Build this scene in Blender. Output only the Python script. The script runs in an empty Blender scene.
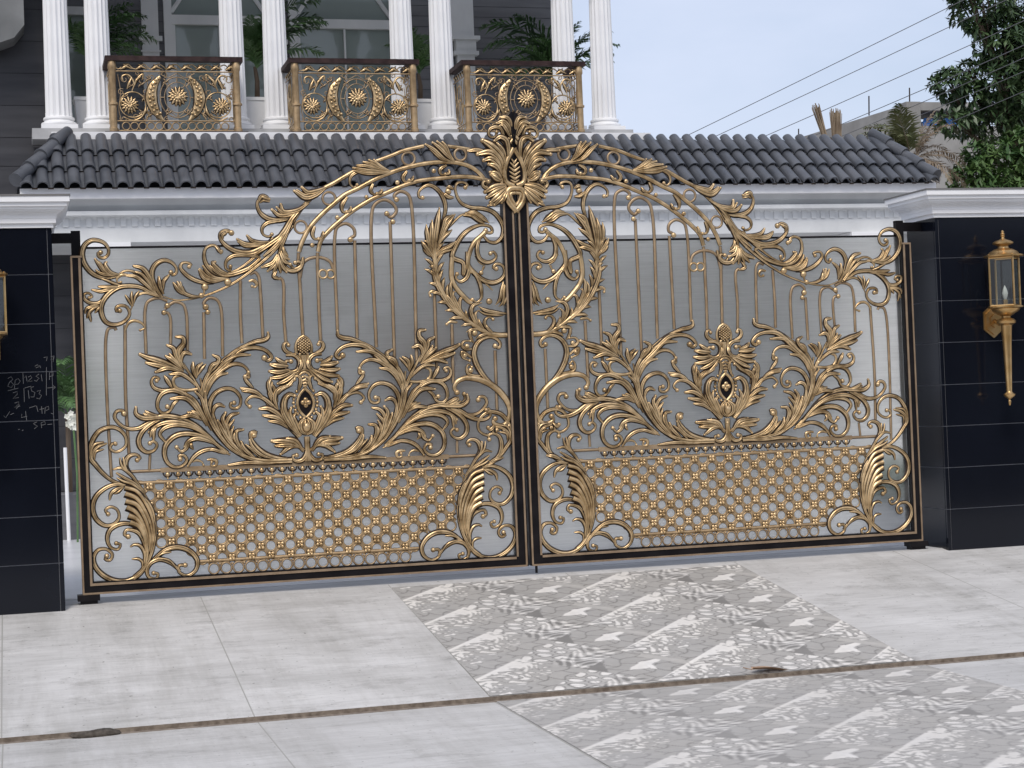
import bpy, math, random
from mathutils import Vector, Matrix
import numpy as np

C = bpy.context.scene.collection
SC = bpy.context.scene
PI = math.pi
rad = math.radians

# ------------------------------------------------------------------ camera, world, sun, exposure
cam = bpy.data.cameras.new('camera')
cam.sensor_width = 36.0
cam.lens = 1803.8 * 36 / 1024
cam.clip_start = 0.05
cam.clip_end = 2000
co = bpy.data.objects.new('camera', cam)
C.objects.link(co)
_r = Vector((0.96324559, -0.26566284, -0.03976412))
_u = Vector((0.03539406, -0.0212189, 0.99914815))
_f = Vector((0.26628028, 0.96383246, 0.01103612))
co.matrix_world = Matrix(((_r.x, _u.x, -_f.x, -3.6085), (_r.y, _u.y, -_f.y, -12.7716), (_r.z, _u.z, -_f.z, 1.1937), (0, 0, 0, 1)))
SC.camera = co

SUN_EL, SUN_AZ = 50, 205          # soft overcast daylight from over the street, behind the camera
w = bpy.data.worlds.new('World')
SC.world = w
w.use_nodes = True
nt = w.node_tree
nt.nodes.clear()
sky = nt.nodes.new('ShaderNodeTexSky')
sky.sky_type = 'NISHITA'
sky.sun_disc = False
sky.sun_elevation = rad(SUN_EL)
sky.sun_rotation = rad(SUN_AZ)
sky.air_density = 1.0
sky.dust_density = 2.5
sky.ozone_density = 1.5
tc = nt.nodes.new('ShaderNodeTexCoord')
mp = nt.nodes.new('ShaderNodeMapping')
mp.inputs['Scale'].default_value = (1.0, 1.0, 2.6)
nz = nt.nodes.new('ShaderNodeTexNoise')
nz.inputs['Scale'].default_value = 2.6
nz.inputs['Detail'].default_value = 6
nz.inputs['Roughness'].default_value = 0.55
rp = nt.nodes.new('ShaderNodeMapRange')
rp.inputs['From Min'].default_value = 0.3
rp.inputs['From Max'].default_value = 0.72
rp.inputs['To Min'].default_value = 0.50
rp.inputs['To Max'].default_value = 0.97
mx = nt.nodes.new('ShaderNodeMix')
mx.data_type = 'RGBA'
mx.inputs['B'].default_value = (5.8, 6.3, 7.7, 1)       # thin bright overcast veil
bg = nt.nodes.new('ShaderNodeBackground')
bg.inputs['Strength'].default_value = 0.10
wo = nt.nodes.new('ShaderNodeOutputWorld')
L = nt.links.new
L(tc.outputs['Generated'], mp.inputs['Vector'])
L(mp.outputs['Vector'], nz.inputs['Vector'])
L(nz.outputs['Fac'], rp.inputs['Value'])
L(rp.outputs['Result'], mx.inputs['Factor'])
L(sky.outputs['Color'], mx.inputs['A'])
L(mx.outputs['Result'], bg.inputs['Color'])
L(bg.outputs['Background'], wo.inputs['Surface'])

sl = bpy.data.lights.new('sun', 'SUN')
sl.energy = 1.5
sl.angle = rad(20)
sl.color = (1.0, 0.94, 0.86)
so = bpy.data.objects.new('sun', sl)
C.objects.link(so)
# sun_rotation turns clockwise from +Y
_d = Vector((math.sin(rad(SUN_AZ)) * math.cos(rad(SUN_EL)), math.cos(rad(SUN_AZ)) * math.cos(rad(SUN_EL)), math.sin(rad(SUN_EL))))
so.rotation_euler = _d.to_track_quat('Z', 'Y').to_euler()
so.location = (0, -20, 30)

SC.view_settings.view_transform = 'Standard'
SC.view_settings.look = 'None'
SC.view_settings.gamma = 1.0
SC.view_settings.exposure = 0.43
SC.view_settings.use_curve_mapping = False
SC.cycles.max_bounces = 10
SC.cycles.transmission_bounces = 8
SC.cycles.caustics_reflective = False
SC.cycles.caustics_refractive = False

# ------------------------------------------------------------------ materials
def mat(name, col, rough=0.6, metal=0.0, spec=0.5, col2=None, scale=8.0, stretch=(1, 1, 1), bump=0.0, detail=5, lo=0.35, hi=0.65, coord='Object', bscale=None, rvar=0.0):
    m = bpy.data.materials.new(name)
    m.use_nodes = True
    t = m.node_tree
    b = t.nodes['Principled BSDF']
    b.inputs['Base Color'].default_value = (*col, 1)
    b.inputs['Roughness'].default_value = rough
    b.inputs['Metallic'].default_value = metal
    b.inputs['Specular IOR Level'].default_value = spec
    if col2 is not None or bump or rvar:
        tcn = t.nodes.new('ShaderNodeTexCoord')
        mpn = t.nodes.new('ShaderNodeMapping')
        mpn.inputs['Scale'].default_value = stretch
        n = t.nodes.new('ShaderNodeTexNoise')
        n.inputs['Scale'].default_value = scale
        n.inputs['Detail'].default_value = detail
        t.links.new(tcn.outputs[coord], mpn.inputs['Vector'])
        t.links.new(mpn.outputs['Vector'], n.inputs['Vector'])
        if col2 is not None:
            r = t.nodes.new('ShaderNodeValToRGB')
            r.color_ramp.elements[0].position = lo
            r.color_ramp.elements[1].position = hi
            r.color_ramp.elements[0].color = (*col, 1)
            r.color_ramp.elements[1].color = (*col2, 1)
            t.links.new(n.outputs['Fac'], r.inputs['Fac'])
            t.links.new(r.outputs['Color'], b.inputs['Base Color'])
        if rvar:
            rr = t.nodes.new('ShaderNodeMapRange')
            rr.inputs['From Min'].default_value = 0.3
            rr.inputs['From Max'].default_value = 0.7
            rr.inputs['To Min'].default_value = max(0.02, rough - rvar)
            rr.inputs['To Max'].default_value = rough + rvar
            t.links.new(n.outputs['Fac'], rr.inputs['Value'])
            t.links.new(rr.outputs['Result'], b.inputs['Roughness'])
        if bump:
            bn = t.nodes.new('ShaderNodeBump')
            bn.inputs['Strength'].default_value = bump
            bn.inputs['Distance'].default_value = 0.01
            if bscale:
                n2 = t.nodes.new('ShaderNodeTexNoise')
                n2.inputs['Scale'].default_value = bscale
                n2.inputs['Detail'].default_value = 4
                t.links.new(mpn.outputs['Vector'], n2.inputs['Vector'])
                t.links.new(n2.outputs['Fac'], bn.inputs['Height'])
            else:
                t.links.new(n.outputs['Fac'], bn.inputs['Height'])
            t.links.new(bn.outputs['Normal'], b.inputs['Normal'])
    return m

GOLD = mat('antique_gold', (0.34, 0.22, 0.10), 0.35, 0.76, 0.5, (0.74, 0.535, 0.295), 14, bump=0.08, bscale=120, lo=0.30, hi=0.62, rvar=0.08)
BRONZE = mat('bronze_bar_paint', (0.30, 0.205, 0.115), 0.48, 0.5, 0.5, (0.44, 0.32, 0.195), 10, bump=0.05, bscale=90)
LATG = mat('lattice_gold', (0.33, 0.225, 0.12), 0.46, 0.55, 0.5, (0.50, 0.355, 0.20), 12, bump=0.06, bscale=120)
PATINA_SHADE = mat('dark_patina_and_shade', (0.016, 0.009, 0.005), 0.5, 0.1, 0.3, (0.04, 0.022, 0.011), 20)  # dark base paint of the castings, also shade painted under roof tile lips
BLACK = mat('black_enamel', (0.006, 0.005, 0.006), 0.38, 0.0, 0.18, (0.012, 0.010, 0.011), 6, rvar=0.08)
TRIM = mat('gold_line_paint', (0.27, 0.19, 0.12), 0.5, 0.4, 0.5, (0.36, 0.26, 0.17), 12)
BRASS = mat('brass_lantern', (0.50, 0.31, 0.12), 0.32, 0.9, 0.5, (0.62, 0.42, 0.20), 10, bump=0.05, bscale=60)
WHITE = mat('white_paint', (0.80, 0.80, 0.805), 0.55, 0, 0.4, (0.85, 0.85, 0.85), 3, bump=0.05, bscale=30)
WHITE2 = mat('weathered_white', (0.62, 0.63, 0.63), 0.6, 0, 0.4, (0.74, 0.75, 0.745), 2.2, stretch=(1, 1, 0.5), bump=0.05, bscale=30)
STONE = mat('grey_plinth_stone', (0.34, 0.34, 0.34), 0.6, 0, 0.4, (0.44, 0.44, 0.44), 5)
TILE_R = mat('slate_roof_tile', (0.055, 0.060, 0.070), 0.42, 0, 0.5, (0.095, 0.100, 0.112), 3.5, bump=0.12, bscale=40, rvar=0.08)
DARKW = mat('dark_grey_wall_tile', (0.115, 0.115, 0.122), 0.4, 0, 0.45, (0.155, 0.155, 0.162), 3, stretch=(0.4, 0.4, 3))
GREYW = mat('grey_plaster', (0.20, 0.20, 0.20), 0.7, 0, 0.4, (0.26, 0.26, 0.26), 2)
CONC = mat('raw_concrete', (0.24, 0.235, 0.225), 0.85, 0, 0.3, (0.33, 0.325, 0.315), 1.2, bump=0.2, bscale=8)
ASPH = mat('asphalt', (0.045, 0.045, 0.045), 0.9, 0, 0.3, (0.065, 0.065, 0.062), 30, bump=0.3)
DIRT = mat('packed_dirt', (0.15, 0.12, 0.095), 0.95, 0, 0.2, (0.27, 0.225, 0.18), 25, bump=0.5)
EARTH = mat('bare_earth', (0.20, 0.17, 0.13), 0.95, 0, 0.2, (0.28, 0.25, 0.20), 0.6, bump=0.3)
FLOORT = mat('white_courtyard_tile', (0.58, 0.58, 0.59), 0.3, 0, 0.5, (0.68, 0.68, 0.69), 2)
HANDR = mat('dark_wood_handrail', (0.022, 0.011, 0.011), 0.6, 0, 0.2, (0.05, 0.028, 0.025), 12)
GLASSW = mat('window_glass', (0.26, 0.305, 0.29), 0.05, 0, 0.6)
LEAF_D = mat('dark_leaf', (0.028, 0.060, 0.022), 0.42, 0, 0.5, (0.085, 0.135, 0.055), 3.5)
LEAF_B = mat('fresh_leaf', (0.035, 0.085, 0.02), 0.5, 0, 0.45, (0.10, 0.165, 0.045), 3.0)
PALM_G = mat('palm_leaf', (0.05, 0.12, 0.038), 0.42, 0, 0.5, (0.11, 0.20, 0.07), 3)
DRYL = mat('dry_palm_leaf', (0.17, 0.125, 0.085), 0.8, 0, 0.3, (0.29, 0.225, 0.155), 4)
DRYG = mat('fading_palm_leaf', (0.10, 0.12, 0.05), 0.6, 0, 0.3, (0.20, 0.20, 0.10), 3)
BARK = mat('bark', (0.075, 0.055, 0.04), 0.9, 0, 0.2, (0.13, 0.10, 0.075), 9, stretch=(1, 1, 0.25), bump=0.5)
CHALK = mat('chalk', (0.21, 0.21, 0.21), 0.95, 0, 0.1)
WIRE = mat('cable_sheath', (0.13, 0.13, 0.14), 0.6)
BLUE = mat('blue_tarpaulin', (0.03, 0.13, 0.42), 0.5, 0, 0.4, (0.05, 0.18, 0.5), 2)
PETAL = mat('white_petal', (0.75, 0.75, 0.66), 0.6)
DRY = mat('dry_leaf', (0.30, 0.19, 0.12), 0.8, 0, 0.3, (0.42, 0.29, 0.20), 30)
BULB = mat('milky_bulb_glass', (0.52, 0.51, 0.48), 0.25, 0, 0.5)
SOIL = mat('potting_soil', (0.05, 0.035, 0.025), 0.95)

def black_tile():
    m = bpy.data.materials.new('polished_black_tile')
    m.use_nodes = True
    t = m.node_tree
    b = t.nodes['Principled BSDF']
    n = t.nodes.new('ShaderNodeTexNoise'); n.inputs['Scale'].default_value = 1.3; n.inputs['Detail'].default_value = 5
    tcn = t.nodes.new('ShaderNodeTexCoord')
    t.links.new(tcn.outputs['Object'], n.inputs['Vector'])
    r = t.nodes.new('ShaderNodeValToRGB')
    r.color_ramp.elements[0].color = (0.003, 0.0037, 0.0065, 1)
    r.color_ramp.elements[1].color = (0.0070, 0.0088, 0.0150, 1)
    t.links.new(n.outputs['Fac'], r.inputs['Fac'])
    t.links.new(r.outputs['Color'], b.inputs['Base Color'])
    rr = t.nodes.new('ShaderNodeMapRange')
    rr.inputs['To Min'].default_value = 0.06; rr.inputs['To Max'].default_value = 0.16
    t.links.new(n.outputs['Fac'], rr.inputs['Value'])
    t.links.new(rr.outputs['Result'], b.inputs['Roughness'])
    b.inputs['Specular IOR Level'].default_value = 0.30
    return m
BTILE = black_tile()
GROUT = mat('pale_grout', (0.19, 0.195, 0.21), 0.8)

def frosted():
    m = bpy.data.materials.new('frosted_acrylic_sheet')
    m.use_nodes = True
    t = m.node_tree
    b = t.nodes['Principled BSDF']
    b.inputs['Base Color'].default_value = (0.80, 0.83, 0.83, 1)
    b.inputs['Transmission Weight'].default_value = 0.93
    b.inputs['IOR'].default_value = 1.35
    b.inputs['Roughness'].default_value = 0.30
    b.inputs['Specular IOR Level'].default_value = 0.3
    tcn = t.nodes.new('ShaderNodeTexCoord')
    mpn = t.nodes.new('ShaderNodeMapping')
    mpn.inputs['Scale'].default_value = (2.2, 1, 60)
    n = t.nodes.new('ShaderNodeTexNoise'); n.inputs['Scale'].default_value = 3; n.inputs['Detail'].default_value = 4
    bn = t.nodes.new('ShaderNodeBump'); bn.inputs['Strength'].default_value = 0.05; bn.inputs['Distance'].default_value = 0.004
    t.links.new(tcn.outputs['Object'], mpn.inputs['Vector'])
    t.links.new(mpn.outputs['Vector'], n.inputs['Vector'])
    t.links.new(n.outputs['Fac'], bn.inputs['Height'])
    t.links.new(bn.outputs['Normal'], b.inputs['Normal'])
    n2 = t.nodes.new('ShaderNodeTexNoise'); n2.inputs['Scale'].default_value = 1.0; n2.inputs['Detail'].default_value = 5
    m2 = t.nodes.new('ShaderNodeMapping'); m2.inputs['Scale'].default_value = (3.0, 1, 95)
    t.links.new(tcn.outputs['Object'], m2.inputs['Vector']); t.links.new(m2.outputs['Vector'], n2.inputs['Vector'])
    r2 = t.nodes.new('ShaderNodeValToRGB')
    r2.color_ramp.elements[0].position = 0.36; r2.color_ramp.elements[1].position = 0.62
    r2.color_ramp.elements[0].color = (0.84, 0.845, 0.81, 1); r2.color_ramp.elements[1].color = (0.98, 0.985, 0.95, 1)
    t.links.new(n2.outputs['Fac'], r2.inputs['Fac']); t.links.new(r2.outputs['Color'], b.inputs['Base Color'])
    return m
FROST = frosted()

def clear_glass():
    m = bpy.data.materials.new('thin_lantern_glass')
    m.use_nodes = True
    t = m.node_tree
    t.nodes.clear()
    o = t.nodes.new('ShaderNodeOutputMaterial')
    a = t.nodes.new('ShaderNodeBsdfTransparent'); a.inputs['Color'].default_value = (0.86, 0.9, 0.88, 1)
    g = t.nodes.new('ShaderNodeBsdfGlossy'); g.inputs['Roughness'].default_value = 0.03
    x = t.nodes.new('ShaderNodeMixShader'); x.inputs['Fac'].default_value = 0.06
    t.links.new(a.outputs[0], x.inputs[1]); t.links.new(g.outputs[0], x.inputs[2]); t.links.new(x.outputs[0], o.inputs[0])
    return m
CLEARG = clear_glass()

def cement_tile(name, a, b_, gx0, gpx, gy0, gpy):
    """pale cement-look porcelain: streaks along X, thin joints"""
    m = bpy.data.materials.new(name)
    m.use_nodes = True
    t = m.node_tree
    bs = t.nodes['Principled BSDF']
    N = lambda k: t.nodes.new(k)
    tcn = N('ShaderNodeTexCoord')
    def noise(scale, stretch, detail=6, rough=0.6):
        mpn = N('ShaderNodeMapping'); mpn.inputs['Scale'].default_value = stretch
        n = N('ShaderNodeTexNoise'); n.inputs['Scale'].default_value = scale; n.inputs['Detail'].default_value = detail; n.inputs['Roughness'].default_value = rough
        t.links.new(tcn.outputs['Object'], mpn.inputs['Vector']); t.links.new(mpn.outputs['Vector'], n.inputs['Vector'])
        return n.outputs['Fac']
    def ramp(src, c0, c1, p0, p1):
        r = N('ShaderNodeValToRGB')
        r.color_ramp.elements[0].position = p0; r.color_ramp.elements[1].position = p1
        r.color_ramp.elements[0].color = (*c0, 1); r.color_ramp.elements[1].color = (*c1, 1)
        t.links.new(src, r.inputs['Fac']); return r.outputs['Color']
    def mix(f, A, B, mode='MIX'):
        x = N('ShaderNodeMix'); x.data_type = 'RGBA'; x.blend_type = mode
        if isinstance(f, float): x.inputs['Factor'].default_value = f
        else: t.links.new(f, x.inputs['Factor'])
        t.links.new(A, x.inputs['A'])
        if isinstance(B, tuple): x.inputs['B'].default_value = (*B, 1)
        else: t.links.new(B, x.inputs['B'])
        return x.outputs['Result']
    base = ramp(noise(1.1, (1.0, 2.6, 2.6), 8, 0.68), a, b_, 0.36, 0.64)
    streak = ramp(noise(2.0, (1.6, 15, 15), 9, 0.8), (0.84, 0.835, 0.825), (1, 1, 1), 0.34, 0.54)
    c1 = mix(1.0, base, streak, 'MULTIPLY')
    blot = ramp(noise(2.6, (1, 2.0, 2.0), 10, 0.82), (0.62, 0.615, 0.605), (1, 1, 1), 0.31, 0.47)
    c2 = mix(1.0, c1, blot, 'MULTIPLY')
    spots = ramp(noise(38.0, (1, 1, 1), 2, 0.4), (0.45, 0.44, 0.42), (1, 1, 1), 0.24, 0.29)
    c2 = mix(1.0, c2, spots, 'MULTIPLY')
    grime = ramp(noise(0.55, (3.2, 0.35, 1), 7, 0.75), (0.80, 0.795, 0.78), (1, 1, 1), 0.34, 0.52)
    c2 = mix(1.0, c2, grime, 'MULTIPLY')
    sep = N('ShaderNodeSeparateXYZ'); t.links.new(tcn.outputs['Object'], sep.inputs[0])
    def joint(out, off, per, half):
        s = N('ShaderNodeMath'); s.operation = 'SUBTRACT'; t.links.new(out, s.inputs[0]); s.inputs[1].default_value = off - per / 2
        mo = N('ShaderNodeMath'); mo.operation = 'FLOORED_MODULO'; t.links.new(s.outputs[0], mo.inputs[0]); mo.inputs[1].default_value = per
        s2 = N('ShaderNodeMath'); s2.operation = 'SUBTRACT'; t.links.new(mo.outputs[0], s2.inputs[0]); s2.inputs[1].default_value = per / 2
        ab = N('ShaderNodeMath'); ab.operation = 'ABSOLUTE'; t.links.new(s2.outputs[0], ab.inputs[0])
        lt = N('ShaderNodeMath'); lt.operation = 'LESS_THAN'; t.links.new(ab.outputs[0], lt.inputs[0]); lt.inputs[1].default_value = half
        return lt.outputs[0]
    c3 = mix(joint(sep.outputs['X'], gx0, gpx, 0.0038), c2, (0.34, 0.33, 0.30))
    jm = N('ShaderNodeMath'); jm.operation = 'MULTIPLY'; t.links.new(joint(sep.outputs['Y'], gy0, gpy, 0.004), jm.inputs[0]); jm.inputs[1].default_value = 0.35
    c4 = mix(jm.outputs[0], c3, (0.33, 0.33, 0.315))
    t.links.new(c4, bs.inputs['Base Color'])
    bs.inputs['Roughness'].default_value = 0.55
    bs.inputs['Specular IOR Level'].default_value = 0.4
    return m
CEM1 = cement_tile('cement_look_tile', (0.50, 0.487, 0.465), (0.64, 0.625, 0.602), -2.402, 1.3325, -0.72, 0.666)
CEM2 = cement_tile('dusty_cement_look_tile', (0.49, 0.478, 0.458), (0.60, 0.587, 0.566), -2.395, 1.3325, -4.22, 1.332)

def attr_mat(name, dusty):
    m = bpy.data.materials.new(name)
    m.use_nodes = True
    t = m.node_tree
    b = t.nodes['Principled BSDF']
    a = t.nodes.new('ShaderNodeVertexColor'); a.layer_name = 'print'
    tcn = t.nodes.new('ShaderNodeTexCoord')
    n = t.nodes.new('ShaderNodeTexNoise'); n.inputs['Scale'].default_value = 1.6; n.inputs['Detail'].default_value = 7; n.inputs['Roughness'].default_value = 0.65
    t.links.new(tcn.outputs['Object'], n.inputs['Vector'])
    r = t.nodes.new('ShaderNodeMapRange'); r.inputs['From Min'].default_value = 0.3; r.inputs['From Max'].default_value = 0.7
    r.inputs['To Min'].default_value = max(0.0, dusty - 0.18); r.inputs['To Max'].default_value = dusty + 0.2
    t.links.new(n.outputs['Fac'], r.inputs['Value'])
    x = t.nodes.new('ShaderNodeMix'); x.data_type = 'RGBA'; x.inputs['B'].default_value = (0.40, 0.385, 0.365, 1)
    t.links.new(r.outputs['Result'], x.inputs['Factor']); t.links.new(a.outputs['Color'], x.inputs['A'])
    t.links.new(x.outputs['Result'], b.inputs['Base Color'])
    b.inputs['Roughness'].default_value = 0.68
    b.inputs['Specular IOR Level'].default_value = 0.25
    return m
PRINT1 = attr_mat('patchwork_tile_print', 0.08)
PRINT2 = attr_mat('dusty_patchwork_tile_print', 0.34)

# ------------------------------------------------------------------ mesh builder
class MB:
    def __init__(s):
        s.v = []; s.f = []; s.m = []
    def face(s, idx, mi=0):
        s.f.append(tuple(idx)); s.m.append(mi)
    def poly(s, pts, mi=0):
        b = len(s.v); s.v += [tuple(p) for p in pts]; s.face(range(b, b + len(pts)), mi)
    def box(s, x0, y0, z0, x1, y1, z1, mi=0):
        b = len(s.v)
        s.v += [(x0, y0, z0), (x1, y0, z0), (x1, y1, z0), (x0, y1, z0), (x0, y0, z1), (x1, y0, z1), (x1, y1, z1), (x0, y1, z1)]
        for q in ((3, 2, 1, 0), (4, 5, 6, 7), (0, 1, 5, 4), (1, 2, 6, 5), (2, 3, 7, 6), (3, 0, 4, 7)):
            s.face([b + i for i in q], mi)
    def prism(s, poly, y0, y1, mi=0):
        """poly in XZ (counter-clockwise seen from -Y), extruded in Y"""
        n = len(poly); b = len(s.v)
        s.v += [(x, y0, z) for x, z in poly] + [(x, y1, z) for x, z in poly]
        s.face(range(b, b + n), mi); s.face([b + n + i for i in reversed(range(n))], mi)
        for i in range(n):
            j = (i + 1) % n
            s.face((b + j, b + i, b + n + i, b + n + j), mi)
    def sweep_profile_x(s, prof, x0, x1, mi=0):
        """profile list of (y,z) swept along X, open"""
        n = len(prof); b = len(s.v)
        s.v += [(x0, y, z) for y, z in prof] + [(x1, y, z) for y, z in prof]
        for i in range(n - 1):
            s.face((b + i, b + i + 1, b + n + i + 1, b + n + i), mi)
    def lathe(s, prof, cx, cy, cz=0, n=20, mi=0, flute=0.0, nf=20, caps=True):
        b = len(s.v)
        for r, z in prof:
            for k in range(n):
                a = 2 * PI * k / n
                rr = r * (1 - flute * (0.5 - 0.5 * math.cos(nf * a)) ** 0.7) if flute else r
                s.v.append((cx + rr * math.cos(a), cy + rr * math.sin(a), cz + z))
        for i in range(len(prof) - 1):
            for k in range(n):
                j = (k + 1) % n
                s.face((b + i * n + k, b + i * n + j, b + (i + 1) * n + j, b + (i + 1) * n + k), mi)
        if caps:
            s.face([b + k for k in reversed(range(n))], mi)
            s.face([b + (len(prof) - 1) * n + k for k in range(n)], mi)
    def tube(s, pts, r, n=6, mi=0, r1=None, caps=True):
        pts = [Vector(p) for p in pts]; b = len(s.v); N = len(pts)
        if r1 is None: r1 = r
        prev = None
        for i, p in enumerate(pts):
            d = (pts[min(i + 1, N - 1)] - pts[max(i - 1, 0)]).normalized()
            if prev is None:
                a = Vector((0, 0, 1)) if abs(d.z) < 0.9 else Vector((1, 0, 0))
                u = d.cross(a).normalized()
            else:
                u = (prev - d * prev.dot(d)).normalized()
            prev = u
            v = d.cross(u); rr = r + (r1 - r) * i / max(1, N - 1)
            for k in range(n):
                t = 2 * PI * k / n
                s.v.append(tuple(p + (u * math.cos(t) + v * math.sin(t)) * rr))
        for i in range(N - 1):
            for k in range(n):
                j = (k + 1) % n
                s.face((b + i * n + k, b + i * n + j, b + (i + 1) * n + j, b + (i + 1) * n + k), mi)
        if caps:
            s.face([b + k for k in reversed(range(n))], mi); s.face([b + (N - 1) * n + k for k in range(n)], mi)
    def dome(s, x, z, r, y, h=None, n=12, rings=4, mi=0, rim=1, rx=1.0):
        """half ball lying on the XZ plane at y, bulging to -Y, with a dark rim"""
        if h is None: h = r
        b = len(s.v)
        for k in range(n):
            a = 2 * PI * k / n; s.v.append((x + 1.12 * r * rx * math.cos(a), y, z + 1.12 * r * math.sin(a)))
        for i in range(rings):
            t = i / rings * PI / 2
            for k in range(n):
                a = 2 * PI * k / n
                s.v.append((x + r * rx * math.cos(t) * math.cos(a), y - h * (0.25 + 0.75 * math.sin(t)), z + r * math.cos(t) * math.sin(a)))
        s.v.append((x, y - h, z))
        for i in range(rings):
            for k in range(n):
                j = (k + 1) % n
                s.face((b + i * n + k, b + i * n + j, b + (i + 1) * n + j, b + (i + 1) * n + k), rim if i == 0 else mi)
        top = len(s.v) - 1
        for k in range(n):
            s.face((b + rings * n + k, b + rings * n + (k + 1) % n, top), mi)
        s.face([b + k for k in reversed(range(n))], rim)
    def ring(s, x, z, R, w, y, n=28, mi=0, rim=1, Rz=None):
        pts = [(x + R * math.cos(2 * PI * k / n), z + (Rz or R) * math.sin(2 * PI * k / n)) for k in range(n + 1)]
        s.stroke(pts, [w] * (n + 1), y, mi=mi, rim=rim, dense=True, ends=False)
    SEC = [(-1.18, 0.0), (-1.14, 0.16), (-0.93, 0.28), (-0.74, 0.66), (-0.38, 0.95), (0.0, 1.04), (0.38, 0.95), (0.74, 0.66), (0.93, 0.28), (1.14, 0.16), (1.18, 0.0)]
    SECF = [(-1.30, 0.0), (-1.24, 0.18), (-0.92, 0.34), (-0.62, 0.74), (-0.22, 1.06), (0.0, 1.16), (0.22, 1.06), (0.62, 0.74), (0.92, 0.34), (1.24, 0.18), (1.30, 0.0)]
    SECG = [(-1.22, 0.0), (-1.14, 0.16), (-0.92, 0.30), (-0.66, 0.74), (-0.36, 0.98), (-0.02, 0.98), (0.10, 0.86), (0.19, 0.50), (0.28, 0.84), (0.48, 0.92), (0.72, 0.70), (0.92, 0.30), (1.14, 0.16), (1.22, 0.0)]
    def stroke(s, pts, ws, y, mi=0, rim=1, dense=False, ends=True, hk=0.85, flame=False, lift=None, vein=False):
        if not dense:
            pts, ws = spline(pts, ws)
        groove = vein and max(ws) > 0.0125
        sec = s.SECG if groove else (s.SECF if flame else s.SEC)
        N = len(pts); b = len(s.v); K = len(sec)
        for i in range(N):
            x0, z0 = pts[max(0, i - 1)]; x1, z1 = pts[min(N - 1, i + 1)]
            dx, dz = x1 - x0, z1 - z0; l = math.hypot(dx, dz) or 1e-9
            nx, nz = -dz / l, dx / l; w = ws[i]
            yl = y - (lift[i] if lift else 0.0)
            for a, h in sec:
                s.v.append((pts[i][0] + nx * a * w, yl - h * w * hk, pts[i][1] + nz * a * w))
        for i in range(N - 1):
            o = b + i * K; q = o + K
            for k in range(K - 1):
                s.face((o + k, q + k, q + k + 1, o + k + 1), rim if (k in (0, 1, K - 3, K - 2) or (flame and k in (2, K - 4)) or (groove and k in (2, 6, 7, K - 4))) else mi)  # flanks and grooves: dark base paint plus a painted shadow outline
            s.face((o + K - 1, q + K - 1, q, o), rim)
        if ends:
            s.face([b + k for k in range(K)], rim)
            s.face([b + (N - 1) * K + k for k in reversed(range(K))], rim)
    def build(s, name, mats, parent=None, smooth=True, angle=50):
        me = bpy.data.meshes.new(name)
        me.from_pydata(s.v, [], s.f)
        if not isinstance(mats, (list, tuple)): mats = [mats]
        for m in mats: me.materials.append(m)
        me.polygons.foreach_set('material_index', s.m)
        me.polygons.foreach_set('use_smooth', [smooth] * len(s.f))
        me.update()
        if smooth:
            me.set_sharp_from_angle(angle=rad(angle))
        o = bpy.data.objects.new(name, me)
        C.objects.link(o)
        if parent: o.parent = parent
        return o
    def rec(s):
        """make normals consistent later"""
        return s

def spline(pts, ws, step=0.012):
    P = [Vector((p[0], p[1])) for p in pts]
    out = []; ow = []
    n = len(P)
    for i in range(n - 1):
        p0 = P[i - 1] if i else P[0] * 2 - P[1]
        p3 = P[i + 2] if i + 2 < n else P[-1] * 2 - P[-2]
        p1, p2 = P[i], P[i + 1]
        t0 = 0; t1 = t0 + max(1e-5, (p1 - p0).length ** 0.5); t2 = t1 + max(1e-5, (p2 - p1).length ** 0.5); t3 = t2 + max(1e-5, (p3 - p2).length ** 0.5)
        k = max(2, min(10, int((p2 - p1).length / step + 0.5)))
        for j in range(k):
            t = t1 + (t2 - t1) * j / k
            A1 = p0 * ((t1 - t) / (t1 - t0)) + p1 * ((t - t0) / (t1 - t0))
            A2 = p1 * ((t2 - t) / (t2 - t1)) + p2 * ((t - t1) / (t2 - t1))
            A3 = p2 * ((t3 - t) / (t3 - t2)) + p3 * ((t - t2) / (t3 - t2))
            B1 = A1 * ((t2 - t) / (t2 - t0)) + A2 * ((t - t0) / (t2 - t0))
            B2 = A2 * ((t3 - t) / (t3 - t1)) + A3 * ((t - t1) / (t3 - t1))
            out.append(tuple(B1 * ((t2 - t) / (t2 - t1)) + B2 * ((t - t1) / (t2 - t1))))
            ow.append(ws[i] + (ws[i + 1] - ws[i]) * j / k)
    out.append(tuple(P[-1])); ow.append(ws[-1])
    return out, ow

def profile(kind, w, n, arc):
    """widths along normalised arc positions"""
    r = []
    for t in arc:
        if kind == 'u': k = 1.0
        elif kind == 't': k = 1.0 - 0.72 * t
        elif kind == 'p': k = 0.22 + 0.86 * t ** 0.8
        elif kind == 'f':
            k = 0.42 + 0.66 * math.sin(min(1, t / 0.62) * PI / 2) if t < 0.62 else 1.08 - 0.55 * ((t - 0.62) / 0.38) ** 2
        elif kind == 's':
            k = 0.50 + 0.62 * math.sin(min(1, t / 0.55) * PI / 2) if t < 0.55 else 1.12 * (1 - ((t - 0.55) / 0.45) ** 2.2) + 0.16
            k = min(k, 1.12)
        elif kind == 'v': k = 0.62 + 0.48 * math.sin(PI * min(1, t * 1.25)) if t < 0.8 else 0.62
        elif kind == 'w': k = 0.62 + 0.45 * math.sin(PI * t)
        else: k = 1
        r.append(w * k)
    return r

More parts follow.
